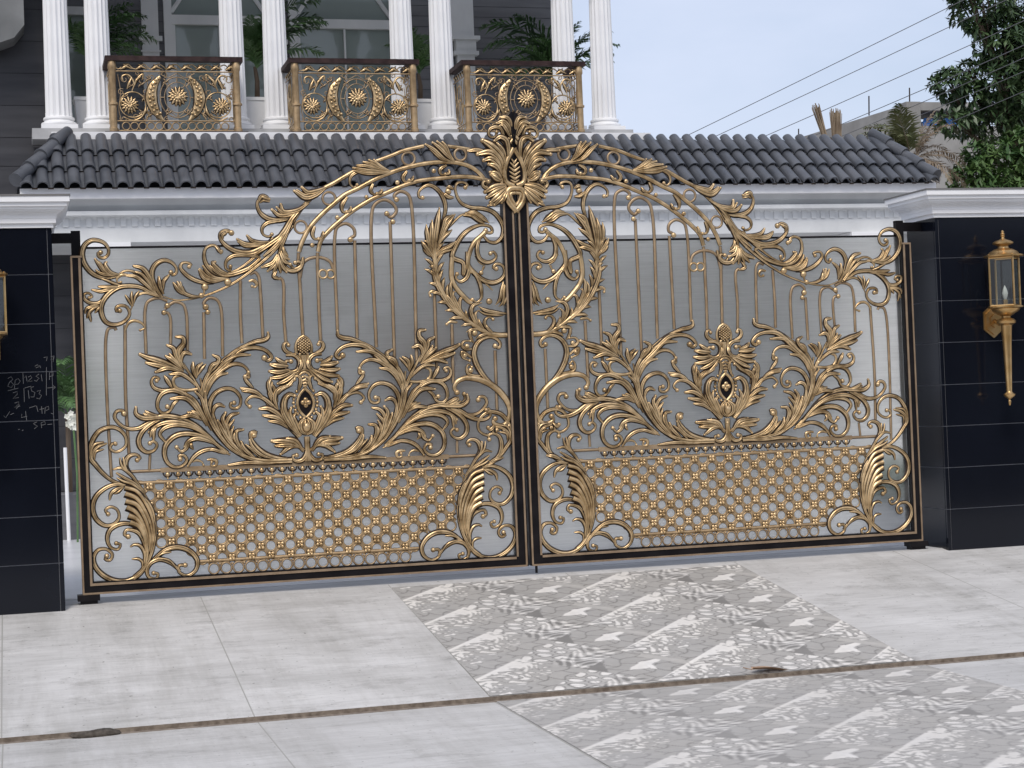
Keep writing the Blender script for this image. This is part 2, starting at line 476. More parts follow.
_layer = [0]
def draw(mb, kind, W, P, y=-0.004, fx=1.0, mirror=None, mi=0, rim=1):
    """one cast scroll, leaf finger, bead or ring of the gate; P in millimetres on the gate plane"""
    pts = [(P[i] / 1000.0, P[i + 1] / 1000.0) for i in range(0, len(P), 2)]
    if mirror is not None: pts = [(2 * mirror - x, z) for x, z in pts]
    pts = [(x * fx, z) for x, z in pts]
    _layer[0] = (_layer[0] + 5) % 13
    yy = y - 0.0006 * _layer[0]
    if kind == 'b':
        for x, z in pts: mb.dome(x, z, W / 1000, yy, mi=mi, rim=rim)
        return
    if kind == 'r':
        mb.ring(pts[0][0], pts[0][1], W[1] / 1000, W[0] / 1000, yy, mi=mi, rim=rim)
        return
    w = W / 1000
    n0 = len(pts)
    d, _ = spline(pts, [0] * n0)
    acc = [0]
    for i in range(1, len(d)): acc.append(acc[-1] + math.hypot(d[i][0] - d[i - 1][0], d[i][1] - d[i - 1][1]))
    arc = [a / acc[-1] for a in acc]
    ws = profile(kind, w, n0, arc)
    flame = kind in 'fsp'
    lift = [0.010 * math.sin(t * PI * 0.8) for t in arc] if flame else None
    mb.stroke(d, ws, yy, mi=mi, rim=rim, dense=True, flame=flame, hk=1.0 if flame else 0.9, lift=lift, vein=kind in 'fsvt')
    if kind == 'f':
        mb.dome(d[-1][0], d[-1][1], w * 0.60, yy - 0.003, h=w * 0.75, n=10, rings=3, mi=mi, rim=rim)
    if kind == 's':
        mb.dome(d[-1][0], d[-1][1], w * 0.34, yy - 0.004, h=w * 0.4, n=8, rings=2, mi=mi, rim=rim)
    if kind == 'v':
        mb.dome(d[-1][0], d[-1][1], w * 0.98, yy - 0.001, h=w * 1.25, n=10, rings=3, mi=mi, rim=rim)
    if kind == 'w':
        for e in (0, -1): mb.dome(d[e][0], d[e][1], w * 0.98, yy - 0.001, h=w * 1.25, n=10, rings=3, mi=mi, rim=rim)

def flip_fix(o):
    """recalculate outward normals (mirrored parts)"""
    import bmesh
    bm = bmesh.new(); bm.from_mesh(o.data)
    bmesh.ops.recalc_face_normals(bm, faces=bm.faces)
    bm.to_mesh(o.data); bm.free()
    return o

def empty(name, loc=(0, 0, 0)):
    o = bpy.data.objects.new(name, None); C.objects.link(o); o.location = loc
    o.empty_display_size = 0.2
    return o
def tag(o, label=None, cat=None, group=None, kind=None):
    if label: o['label'] = label
    if cat: o['category'] = cat
    if group: o['group'] = group
    if kind: o['kind'] = kind
    return o
def structure(o): o['kind'] = 'structure'; return o

ORN = {
 'top': '''
v 16.6 -2858 2197 -2970 2179 -3037 2200 -3086 2246 -3114 2303 -3118 2360 -3096 2412 -3052 2440 -3008 2439 -2965 2419 -2939 2377 -2944 2341 -2973 2317 -3004 2326 -3011 2350 -2994 2356
f 14.4 -2866 2197 -2961 2211 -3007 2269 -3033 2310
f 14.5 -2866 2195 -2937 2219 -2967 2276 -2957 2286
f 13.2 -2866 2193 -2977 2203 -3016 2220 -3027 2233
f 11.9 -2874 2197 -2968 2228 -2998 2277 -3014 2293
t 18.3 -2620 2045 -2670 2107 -2731 2182 -2778 2220 -2833 2225 -2890 2194
f 16.6 -2631 2074 -2660 2156 -2713 2239 -2772 2257
f 12.0 -2635 2070 -2691 2165 -2730 2205 -2762 2216
f 10.7 -2630 2082 -2652 2156 -2689 2222 -2729 2248
v 9.9 -2795 2192 -2858 2197 -2891 2169 -2884 2145 -2864 2146
f 14.6 -2623 2049 -2701 2133 -2763 2183 -2826 2192
f 10.5 -2837 2115 -2908 2137 -2963 2162 -2990 2171
f 13.2 -2837 2111 -2917 2113 -2973 2114 -3016 2119
f 13.1 -2846 2103 -2941 2097 -3005 2086 -3060 2098
v 12.8 -2975 2057 -3016 2009 -3071 2006 -3114 2036 -3116 2068 -3085 2076 -3062 2051 -3082 2043
v 16.7 -2604 2039 -2671 2075 -2734 2109 -2813 2119 -2877 2112 -2934 2081 -2975 2041 -3001 1993 -3004 1936 -2981 1878 -2942 1855 -2887 1856 -2838 1883 -2812 1927 -2831 1974 -2866 1985 -2900 1974 -2901 1946 -2879 1949
f 11.8 -3001 1989 -3060 1982 -3104 1967 -3113 1939
f 11.1 -3005 1981 -3053 1970 -3089 1938 -3102 1906
f 10.5 -3052 1982 -3085 1938 -3076 1881
f 10.5 -3001 1989 -3029 1961 -3046 1941
t 12.9 -2623 2049 -2703 2069 -2752 2052 -2782 2004 -2808 1939
f 9.9 -2791 1971 -2817 2021 -2836 2054
f 9.9 -2786 1979 -2796 2037 -2792 2077
f 9.4 -2782 1996 -2770 2044 -2743 2080
v 16.2 -2584 2032 -2622 2098 -2651 2181 -2641 2238 -2607 2278 -2558 2294 -2510 2276 -2479 2235 -2485 2202 -2509 2190 -2519 2209
f 14.7 -2575 2056 -2597 2114 -2603 2176
f 13.4 -2578 2073 -2571 2146 -2534 2187
f 14.8 -2405 2040 -2469 2079 -2503 2133
f 13.5 -2405 2040 -2452 2086 -2476 2140
f 10.8 -2405 2042 -2437 2078 -2451 2119
v 14.8 -2224 2129 -2297 2133 -2370 2159 -2425 2201 -2452 2243 -2439 2271 -2406 2275 -2378 2262 -2391 2246
v 17.2 -1888 2299 -1965 2234 -2049 2198 -2132 2183 -2213 2201 -2268 2256 -2284 2322 -2268 2375 -2222 2395 -2186 2378 -2166 2349
f 13.6 -2206 2391 -2186 2366 -2167 2337
f 13.6 -2116 2154 -2207 2151 -2271 2173 -2318 2228
f 14.9 -2116 2158 -2214 2164 -2262 2198 -2293 2248
f 14.9 -2141 2150 -2240 2140 -2296 2166 -2323 2220
f 16.3 -2115 2187 -2180 2213 -2227 2271 -2210 2275
f 13.6 -2132 2183 -2189 2196 -2244 2247
v 14.2 -1888 2303 -1995 2321 -2086 2315 -2132 2278 -2134 2228 -2106 2216 -2103 2243
t 17.2 -1791 2439 -1843 2381 -1929 2308 -1997 2255 -2065 2215 -2131 2195
v 20.4 -1706 2479 -1792 2422 -1877 2369 -1961 2337 -2051 2347 -2124 2386 -2167 2444 -2161 2481 -2120 2497 -2087 2480
f 13.7 -2147 2436 -2154 2460 -2120 2485
f 15.0 -1792 2406 -1892 2395 -1992 2400 -2048 2434
f 15.1 -1792 2414 -1892 2407 -1949 2424 -1977 2458
f 15.1 -1809 2397 -1926 2387 -2000 2388 -2040 2417
f 17.9 -1654 2521 -1758 2438 -1843 2381 -1928 2324
f 13.8 -1671 2512 -1776 2389 -1862 2315
t 14.6 -1654 2529 -1707 2454 -1768 2376 -1846 2298 -1932 2229 -2017 2168 -2118 2108 -2218 2065 -2301 2038 -2399 2018 -2481 2013 -2545 2029 -2608 2057
f 13.5 -2317 2034 -2390 2040 -2446 2074 -2456 2136
f 15.2 -1770 2322 -1806 2264 -1882 2232
f 15.2 -1767 2313 -1798 2247 -1841 2206
f 13.9 -1767 2313 -1782 2239 -1800 2197
f 15.2 -1762 2322 -1757 2247 -1750 2196
f 16.7 -1762 2330 -1740 2246 -1708 2196
f 16.7 -1753 2347 -1722 2271 -1689 2254
f 15.3 -1744 2363 -1721 2304 -1688 2287
f 12.6 -1726 2388 -1720 2338 -1696 2312
t 14.4 -1680 2504 -1733 2413 -1757 2347 -1767 2313
f 13.9 -1775 2214 -1801 2164 -1760 2147
v 16.0 -1731 2254 -1691 2208 -1633 2207 -1598 2235 -1613 2269 -1643 2261
t 11.7 -2286 2108 -2297 2042
v 17.5 -1633 2597 -1692 2573 -1776 2565 -1842 2587 -1886 2633 -1896 2692 -1874 2720 -1841 2720
f 18.0 -1887 2700 -1869 2733 -1812 2716
f 12.5 -1879 2691 -1854 2708 -1813 2699
f 18.0 -1528 2688 -1623 2631 -1715 2627 -1730 2678
f 18.0 -1546 2672 -1657 2606 -1741 2598 -1794 2641
f 15.2 -1537 2680 -1640 2614 -1716 2611 -1760 2657
v 13.5 -1675 2585 -1760 2561 -1835 2545 -1870 2508 -1863 2466 -1822 2449 -1801 2466
f 19.6 -1389 2801 -1475 2768 -1534 2760 -1574 2798
f 18.1 -1406 2788 -1484 2738 -1552 2722 -1630 2773
f 15.3 -1397 2792 -1483 2759 -1552 2739 -1609 2777
f 18.0 -1537 2688 -1606 2630 -1659 2572 -1712 2490 -1782 2415
f 15.2 -1571 2664 -1641 2589 -1695 2489 -1758 2390 -1819 2318
f 13.9 -1624 2597 -1687 2489 -1733 2390 -1761 2317
''',
 'bead': '''
b 24.5 -2125 2133
b 24.4 -2286 2103
b 19.1 -2313 2042
b 14.1 -1975 2224
b 16.3 -1325 2581
b 16.2 -1515 2385
b 14.6 -1108 2726
b 16.6 -876 2830
b 16.8 -602 2913
b 20.9 -2286 1961
b 17.4 -2273 1924
b 18.9 -2551 1976
b 17.2 -2576 1928
b 20.0 -1237 2420
b 18.4 -921 2546
b 18.4 -963 2605
b 18.4 -888 2706
''',
 'arch': '''
u 14.0 -1707 2454 -1671 2512 -1653 2547 -1589 2639 -1519 2713 -1432 2782 -1345 2827 -1258 2877 -1177 2917 -1096 2922 -1010 2914 -933 2909
u 12.5 -1038 2982 -924 3022 -819 3062 -749 3079 -669 3096
u 12.7 -513 3097 -413 3085 -307 3068 -210 3054
''',
 'leafd': '''
f 15.4 -929 2907 -1032 2910 -1118 2919 -1198 2936
f 15.5 -929 2908 -1031 2927 -1099 2948 -1168 2953
f 14.8 -929 2910 -1014 2935 -1073 2965 -1120 2978
f 14.8 -929 2912 -997 2939 -1047 2973 -1080 2992
f 14.8 -929 2912 -988 2939 -1030 2973 -1042 2994
f 14.7 -920 2909 -1015 2897 -1118 2897 -1186 2915
v 12.0 -1066 2910 -1169 2906 -1218 2872 -1224 2822 -1195 2796 -1173 2815
''',
 'leafe': '''
f 15.8 -444 2972 -522 2998 -598 3067 -657 3105
f 15.8 -443 2977 -503 3024 -562 3084 -605 3118
f 15.1 -443 2977 -494 3032 -535 3092 -569 3127
f 15.1 -443 2977 -485 3032 -509 3092 -530 3122
f 12.8 -444 2972 -539 2998 -615 3067 -645 3092
''',
 'bar': '''
u 11.0 -1604 1702 -1609 1911 -1613 2120 -1619 2246 -1614 2334
u 11.1 -1480 1698 -1483 1908 -1481 2118 -1482 2243 -1477 2331
u 10.0 -2976 796 -2983 1094 -2987 1332 -2976 1779 -2956 1829 -2917 1833 -2908 1813
u 10.5 -2851 943 -2860 1327 -2846 1848
u 10.1 -2710 1644 -2704 1953 -2684 2007 -2611 2032 -2550 2009
u 9.7 -2539 1675 -2536 1903 -2553 1927 -2594 1928
u 10.1 -2425 1635 -2423 1928 -2443 1983 -2496 2002 -2532 1985 -2570 1953
u 10.2 -2307 1595 -2300 1925
u 10.2 -2179 1609 -2181 1958 -2206 2010 -2260 2024 -2298 1989 -2286 1957
u 10.3 -2041 1697 -2044 1897 -2036 2144
u 10.4 -1891 1734 -1897 2066 -1907 2174 -1933 2200 -1967 2184
u 10.5 -1729 1696 -1737 1889 -1736 2138 -1760 2157
u 10.6 -1611 2152 -1574 2269 -1476 2299 -1391 2266 -1362 2190
u 10.7 -1355 1760 -1347 2448 -1327 2512 -1261 2537 -1208 2500 -1204 2450 -1232 2435
u 10.7 -1215 1709 -1205 2414
u 11.3 -1076 1640 -1073 2595 -1048 2671 -981 2707 -916 2681 -889 2626 -931 2579 -963 2605
u 10.8 -947 1511 -939 2546
u 11.4 -783 1506 -782 2701 -802 2745 -857 2767 -902 2735 -886 2706
u 11.0 -635 1479 -631 2013
u 11.0 -517 1362 -510 1792
u 10.7 -194 1119 -191 1592
u 8.7 -2717 836 -2708 944
u 9.6 -509 852 -505 960
''',
 'arch2': '''
u 15.3 -1613 2338 -1585 2413 -1527 2512 -1439 2604 -1351 2678 -1263 2745 -1156 2795 -1034 2858 -914 2906 -791 2942 -668 2967 -563 2977 -458 2977 -361 2957 -292 2923 -241 2875 -216 2836
''',
 'curl': '''
v 15.0 -270 2894 -232 2851 -234 2799 -203 2804 -212 2829
v 9.4 -2847 1811 -2823 1861 -2786 1877 -2739 1863 -2712 1826 -2745 1809
v 10.6 -1977 2134 -1943 2142 -1920 2117 -1933 2092 -1955 2099
r 7.2,30 -1444 2177
r 7.2,30 -1388 2176
v 14.3 -1584 2301 -1601 2237 -1651 2217 -1678 2249
v 11.2 -610 2016 -640 2036 -672 2024 -665 2002
v 11.2 -469 1806 -522 1811 -551 1793
''',
 'arch3': '''
u 14.5 -1476 2336 -1450 2419 -1392 2485 -1314 2552 -1226 2618 -1161 2660 -1065 2714 -972 2751 -849 2802 -726 2839 -568 2858 -435 2869 -321 2867 -215 2845 -136 2823
''',
 'ring': '''
r 8.0,47 -1379 2718
r 7.9,44 -1592 2516
r 8.0,46 -1381 2718
r 8.2,47 -786 3004
r 9.0,44 -397 3032
''',
 'hook': '''
v 13.7 -1247 2728 -1292 2669 -1285 2619 -1262 2617
f 12.7 -1269 2614 -1234 2627 -1224 2652
v 13.5 -1493 2520 -1512 2462 -1496 2428 -1469 2428
f 12.6 -1479 2426 -1445 2436 -1433 2478
v 13.7 -1254 2721 -1290 2662 -1283 2620 -1258 2620
f 12.7 -1262 2616 -1233 2628 -1226 2653
v 13.8 -1057 2821 -1076 2770 -1047 2743 -1030 2749
f 12.9 -1039 2745 -1004 2757 -994 2778
v 13.9 -803 2913 -835 2862 -815 2832 -788 2845
f 13.0 -802 2836 -771 2845 -757 2870
v 14.1 -506 2955 -556 2921 -548 2887 -517 2889
f 14.2 -526 2887 -491 2895 -490 2917
''',
 'mid': '''
b 22.5 -501 2761
s 15.4 -463 2717 -507 2722 -540 2752
s 14.0 -460 2777 -495 2795 -513 2786
v 15.7 -249 2436 -211 2393 -158 2383 -111 2421 -95 2490 -124 2560 -175 2612 -245 2634 -333 2643 -403 2674 -436 2726 -447 2786 -432 2820 -388 2828 -355 2809 -372 2790
v 15.5 -549 2547 -527 2641 -542 2718 -583 2778 -643 2809 -696 2788 -724 2754 -717 2719 -695 2718
v 17.5 -386 2221 -414 2151 -410 2237 -489 2281 -459 2366 -403 2443 -340 2489 -259 2514 -189 2496 -181 2461 -217 2457 -229 2475
u 17.4 -490 2279 -499 2210 -500 2125 -476 2065 -434 2012 -384 1960 -358 1942
s 18.5 -379 2601 -309 2600 -257 2565 -205 2530
s 17.0 -398 2588 -336 2583 -284 2548 -241 2526
s 14.2 -371 2601 -326 2613 -265 2578 -230 2561
t 19.9 -626 2266 -600 2351 -572 2411 -534 2478 -470 2538 -415 2584 -353 2607
s 21.0 -620 2292 -616 2403 -593 2539 -573 2641
s 19.5 -629 2300 -642 2403 -634 2505 -629 2552
s 16.7 -633 2292 -661 2369 -674 2472 -674 2519
s 16.6 -638 2292 -688 2353 -716 2400
s 13.9 -634 2283 -680 2318 -709 2361
s 17.6 -610 2334 -571 2419 -524 2513 -459 2593
s 16.8 -590 2402 -551 2496 -531 2555 -477 2589
s 15.4 -609 2351 -554 2427 -486 2480
s 16.8 -621 2283 -566 2334 -512 2358 -463 2394
s 15.4 -617 2270 -576 2312 -522 2333 -482 2339
t 16.4 -548 2556 -569 2470 -600 2368 -621 2283
u 15.8 -234 2462 -262 2436 -317 2390 -355 2322 -374 2253 -369 2202 -344 2167
v 17.5 -378 2320 -373 2225 -323 2156 -254 2103 -183 2089 -120 2117 -95 2169 -116 2216 -160 2226 -183 2200 -161 2191
v 15.9 -271 2432 -301 2347 -287 2269 -235 2238 -181 2250 -157 2284 -178 2315 -201 2304
t 12.5 -308 2293 -284 2241 -241 2213
v 15.7 -371 2260 -371 2174 -395 2123 -440 2102 -469 2129 -459 2158
v 14.1 -348 2191 -298 2104 -282 2035 -286 1975 -322 1948 -352 1968
b 16.6 -276 2163
t 10.0 -254 2210 -274 2163
b 22.7 -225 1952
t 12.5 -306 2138 -246 2085 -193 2033
s 12.1 -112 2093 -132 2031 -148 1963 -177 1926
s 12.2 -102 2074 -114 2005 -122 1945 -151 1913
s 10.6 -91 2065 -91 1987 -119 1917
s 14.1 -99 1858 -183 1869 -263 1888 -306 1915
s 10.6 -307 1888 -264 1862 -193 1852 -122 1845
u 18.4 -626 2366 -620 2298 -616 2195 -602 2093 -558 1998 -491 1911 -415 1832 -330 1770 -252 1725 -181 1705 -92 1700
s 16.7 -356 1779 -450 1850 -526 1929 -592 2033 -631 2136 -644 2247
s 12.6 -609 2042 -597 2127 -568 2178
s 12.5 -619 2127 -643 2170 -669 2184
s 12.5 -616 2178 -637 2213 -663 2218
s 15.4 -466 1885 -520 1963 -555 2015
s 14.0 -449 1867 -502 1971 -516 2074 -503 2115
s 12.6 -441 1858 -451 1936 -440 1978 -405 1986
s 15.6 -286 1743 -350 1822 -369 1882 -350 1925 -287 1942
s 11.3 -277 1751 -328 1813 -335 1864 -307 1891
s 12.6 -372 1805 -432 1867 -496 2014 -478 2030
v 13.3 -199 1710 -250 1755 -267 1794 -252 1828 -220 1837 -202 1820
b 22.6 -344 1723
s 11.3 -356 1652 -383 1703 -385 1753
v 11.6 -365 1606 -417 1607 -445 1637 -425 1665 -377 1667
b 18.0 -405 1628
v 11.6 -375 1542 -411 1571 -447 1587 -441 1547 -391 1521
b 16.5 -424 1560
v 11.6 -314 1408 -373 1413 -409 1432 -415 1468 -399 1495 -376 1474
b 19.6 -386 1451
v 19.2 -178 1306 -214 1332 -264 1377 -313 1443 -347 1516 -355 1580 -334 1637 -288 1678 -229 1691 -178 1672 -153 1639 -165 1610 -193 1624
w 20.8 -495 1293 -513 1328 -492 1370 -438 1394 -376 1393 -306 1376 -228 1335 -159 1272 -109 1193 -98 1132 -114 1081 -151 1040 -196 1042 -230 1065 -216 1092
v 15.7 -603 1214 -534 1201 -472 1207 -435 1240 -441 1281
s 16.8 -586 1211 -532 1235 -487 1259
v 17.4 -595 1203 -491 1165 -423 1120 -353 1091 -282 1092 -250 1121 -262 1165 -281 1157
s 14.1 -222 1047 -254 1014 -277 1015
s 14.2 -209 1029 -207 986
s 14.2 -170 1023 -140 993
s 12.8 -124 1051 -107 1025
v 16.6 -269 770 -196 822 -175 899 -190 960 -234 983 -269 972 -266 941
s 15.6 -278 766 -214 797 -165 802
b 10.6 -174 802
''',
 'corner': '''
v 15.6 -2895 740 -2974 774 -3031 824 -3081 887 -3110 929 -3114 990 -3095 1057 -3053 1115 -3007 1137 -2954 1142 -2902 1116 -2870 1067 -2872 1013 -2906 981 -2946 972 -2979 997 -2964 1027 -2943 1028
f 12.3 -3100 909 -3095 976 -3057 1014 -3004 1031
f 8.5 -3087 921 -3078 975 -3025 993
f 9.4 -3103 922 -3108 983 -3083 1029 -3023 1043
f 11.8 -2751 678 -2796 738 -2846 809 -2911 859 -2961 851
f 11.8 -2751 676 -2822 746 -2881 783 -2940 823
f 10.9 -2758 672 -2836 740 -2901 767 -2937 789
f 11.4 -2834 788 -2878 851 -2892 926
f 9.5 -2840 801 -2904 872 -2916 924
v 16.5 -2834 794 -2878 864 -2869 918 -2842 942 -2802 945 -2779 921 -2798 907
t 16.4 -2846 95 -2782 154 -2722 264 -2696 377 -2695 491 -2739 633 -2810 725 -2908 758
p 17.6 -2735 252 -2705 365 -2708 479 -2747 595 -2812 693 -2891 723
p 22.4 -2747 241 -2718 353 -2723 454 -2761 558 -2813 643 -2889 681
p 22.4 -2754 228 -2731 341 -2737 417 -2768 520 -2815 599 -2888 630
p 22.4 -2760 229 -2745 316 -2751 393 -2782 483 -2829 555 -2882 587
p 22.4 -2767 216 -2754 292 -2759 355 -2778 432 -2819 500 -2872 529
p 22.4 -2770 204 -2762 292 -2773 381 -2808 453 -2863 481
f 9.5 -2720 315 -2700 415 -2712 530 -2764 634 -2824 700
f 14.3 -2704 415 -2700 504 -2728 594 -2788 673
v 17.9 -2771 166 -2758 292 -2798 395 -2846 423 -2890 426 -2903 395 -2879 381
f 11.4 -2788 154 -2772 255 -2801 313 -2844 322 -2863 311
f 9.5 -2794 149 -2790 199 -2816 223 -2856 224
v 17.0 -2736 215 -2808 118 -2884 78 -2970 78 -3055 121 -3108 187 -3118 250 -3085 299 -3030 302 -2991 262 -3008 225 -3039 233 -3028 255
v 14.9 -2791 414 -2869 469 -2944 467 -3001 432 -3021 370 -2999 312 -2950 297 -2934 330 -2961 339
v 15.6 -2860 734 -2958 745 -3033 717 -3090 664 -3112 589 -3090 513 -3030 465 -2968 475 -2936 517 -2946 568 -2989 593 -3026 572 -3009 544
f 12.3 -2885 731 -2947 713 -2985 683 -2995 644
f 9.5 -2897 723 -2935 694 -2961 682
v 17.4 -2776 135 -2692 225 -2615 277 -2527 284 -2453 248 -2411 182 -2426 119 -2484 85 -2540 114 -2538 158 -2496 159
v 15.0 -2533 119 -2594 180 -2668 210 -2731 189 -2760 140 -2747 89 -2697 79 -2686 110 -2715 118
f 7.7 -2545 124 -2605 200 -2680 221
f 7.7 -2718 201 -2654 248 -2591 256
''',
 'wing': '''
t 23.3 -1722 854 -1913 860 -2044 896 -2165 978 -2251 1080 -2312 1190 -2336 1298 -2336 1413 -2343 1462
f 17.6 -2028 881 -2141 952 -2219 1046 -2273 1139 -2310 1247 -2314 1363
t 20.5 -2342 1310 -2322 1408 -2304 1457 -2260 1521 -2176 1584 -2092 1648 -2008 1691 -1957 1706
f 16.6 -2047 1673 -1946 1706 -1888 1716 -1858 1734 -1856 1767
v 22.2 -2330 1310 -2306 1399 -2271 1456 -2186 1535 -2110 1607 -2042 1655 -1959 1665 -1893 1650 -1853 1620 -1837 1590 -1863 1570 -1887 1590
f 15.1 -2245 1496 -2160 1576 -2076 1614 -1990 1613
v 16.5 -2317 1309 -2303 1358 -2263 1447 -2204 1503 -2128 1548 -2062 1549 -2014 1513 -2004 1455 -2029 1462
f 15.0 -2304 1341 -2264 1431 -2213 1478 -2154 1489
f 16.3 -2290 1481 -2259 1546 -2205 1569
f 14.9 -2286 1489 -2226 1553 -2209 1594 -2249 1620
t 17.0 -2333 1326 -2363 1401 -2424 1510 -2469 1586 -2500 1636
f 17.4 -2447 1527 -2485 1602 -2489 1660 -2449 1712 -2455 1749 -2500 1755
f 16.2 -2477 1610 -2475 1660 -2447 1708 -2452 1741
f 16.2 -2470 1561 -2468 1618 -2443 1644 -2401 1631
f 16.1 -2471 1545 -2508 1628 -2523 1677 -2564 1699
f 17.4 -2464 1528 -2526 1587 -2575 1623
f 14.7 -2471 1545 -2533 1612 -2548 1637
f 21.3 -2456 1511 -2559 1564 -2647 1599 -2702 1617 -2751 1641
f 18.7 -2472 1512 -2584 1548 -2664 1567 -2711 1581
f 17.3 -2464 1507 -2568 1540 -2650 1514
f 13.3 -2560 1556 -2647 1583 -2686 1625
f 14.7 -2363 1401 -2433 1469 -2489 1500 -2554 1496
f 14.8 -2369 1459 -2391 1525 -2389 1571
f 14.9 -2368 1467 -2362 1533 -2326 1564
f 10.8 -2368 1475 -2334 1524 -2304 1556
v 14.6 -2445 1371 -2509 1390 -2566 1384 -2622 1386 -2669 1412 -2680 1453 -2659 1481 -2627 1468 -2645 1454
f 16.1 -2541 1399 -2564 1441 -2588 1481
u 10.9 -2363 1385 -2445 1380 -2509 1398 -2532 1440 -2522 1472 -2481 1487 -2433 1469 -2378 1418
v 17.7 -2300 1132 -2362 1225 -2408 1300 -2470 1360 -2542 1383 -2607 1365 -2641 1317 -2644 1260 -2613 1226 -2572 1233 -2553 1258 -2577 1270
f 17.4 -2309 1124 -2377 1250 -2439 1318 -2488 1330 -2553 1324
f 12.1 -2488 1324 -2534 1289 -2555 1245
f 14.8 -2277 1090 -2338 1207 -2391 1308 -2450 1359
f 14.8 -2269 1089 -2313 1215 -2342 1323 -2381 1365
v 19.0 -2169 928 -2272 1015 -2366 1110 -2461 1171 -2549 1199 -2638 1201 -2720 1157 -2785 1127 -2856 1130 -2911 1165 -2941 1215 -2924 1251 -2884 1253 -2877 1233
f 17.2 -2557 1200 -2670 1196 -2750 1198 -2795 1230 -2794 1273
f 14.6 -2622 1202 -2685 1217 -2728 1243
f 12.0 -2654 1199 -2710 1210 -2741 1227
v 16.1 -2630 1186 -2712 1141 -2762 1094 -2784 1038 -2770 988 -2727 958 -2678 972 -2659 1008 -2684 1033 -2707 1021
f 18.6 -2209 955 -2319 1067 -2430 1137 -2542 1162 -2623 1153 -2681 1123 -2710 1096
f 12.0 -2640 1146 -2673 1115 -2682 1041
f 12.0 -2656 1138 -2694 1099 -2703 1067
f 16.1 -2201 942 -2303 1050 -2414 1120 -2527 1141 -2608 1120 -2638 1080 -2600 1023
f 14.8 -2340 1166 -2411 1200 -2497 1193
f 13.5 -2347 1175 -2395 1210 -2439 1226
f 12.2 -2347 1183 -2378 1217 -2410 1235
v 17.8 -2185 933 -2288 1024 -2368 1061 -2465 1077 -2538 1060 -2597 1005 -2611 940 -2593 882 -2546 847 -2489 853 -2457 892 -2478 926 -2511 923 -2504 901
f 16.1 -2240 989 -2336 1030 -2401 1039 -2451 1015 -2468 987
v 15.4 -2369 1032 -2434 1027 -2460 974 -2494 953 -2525 985
f 12.2 -2418 1022 -2427 989 -2412 968
f 14.8 -2153 915 -2258 957 -2339 953 -2406 915 -2453 851
f 13.5 -2185 921 -2258 953 -2306 963
v 8.5 -2432 875 -2391 888 -2351 871 -2343 850
v 10.9 -2317 886 -2285 888 -2253 875 -2262 842 -2290 847 -2286 868
f 19.0 -2045 890 -2163 1019 -2224 1137 -2233 1158
f 19.1 -2061 899 -2147 1010 -2176 1102 -2198 1169 -2176 1211
f 15.0 -2153 1060 -2175 1135 -2140 1191 -2086 1206
f 13.7 -2138 1026 -2164 1101 -2121 1159
f 12.3 -2123 992 -2145 1059 -2125 1112
f 10.9 -2107 975 -2125 1042 -2116 1075
f 16.4 -2020 888 -2091 974 -2113 1041 -2102 1081 -2058 1087
f 16.4 -1979 882 -2059 956 -2075 1003
f 12.4 -1930 872 -1993 937 -2041 980
v 20.5 -1714 858 -1830 875 -1912 908 -1976 969 -2006 1029 -2005 1062 -1968 1067 -1983 1044
f 13.7 -1863 873 -1945 910 -2000 970 -2015 1012
f 13.6 -1731 846 -1914 846 -2046 855 -2170 844
v 16.5 -2164 994 -2243 1080 -2284 1172 -2284 1279 -2249 1344 -2199 1375 -2141 1381 -2093 1355 -2066 1304 -2076 1255 -2105 1239 -2138 1249 -2137 1278 -2114 1279
f 14.9 -2271 1188 -2252 1253 -2219 1270 -2185 1255
f 16.3 -2172 1003 -2234 1096 -2263 1180 -2266 1229
''',
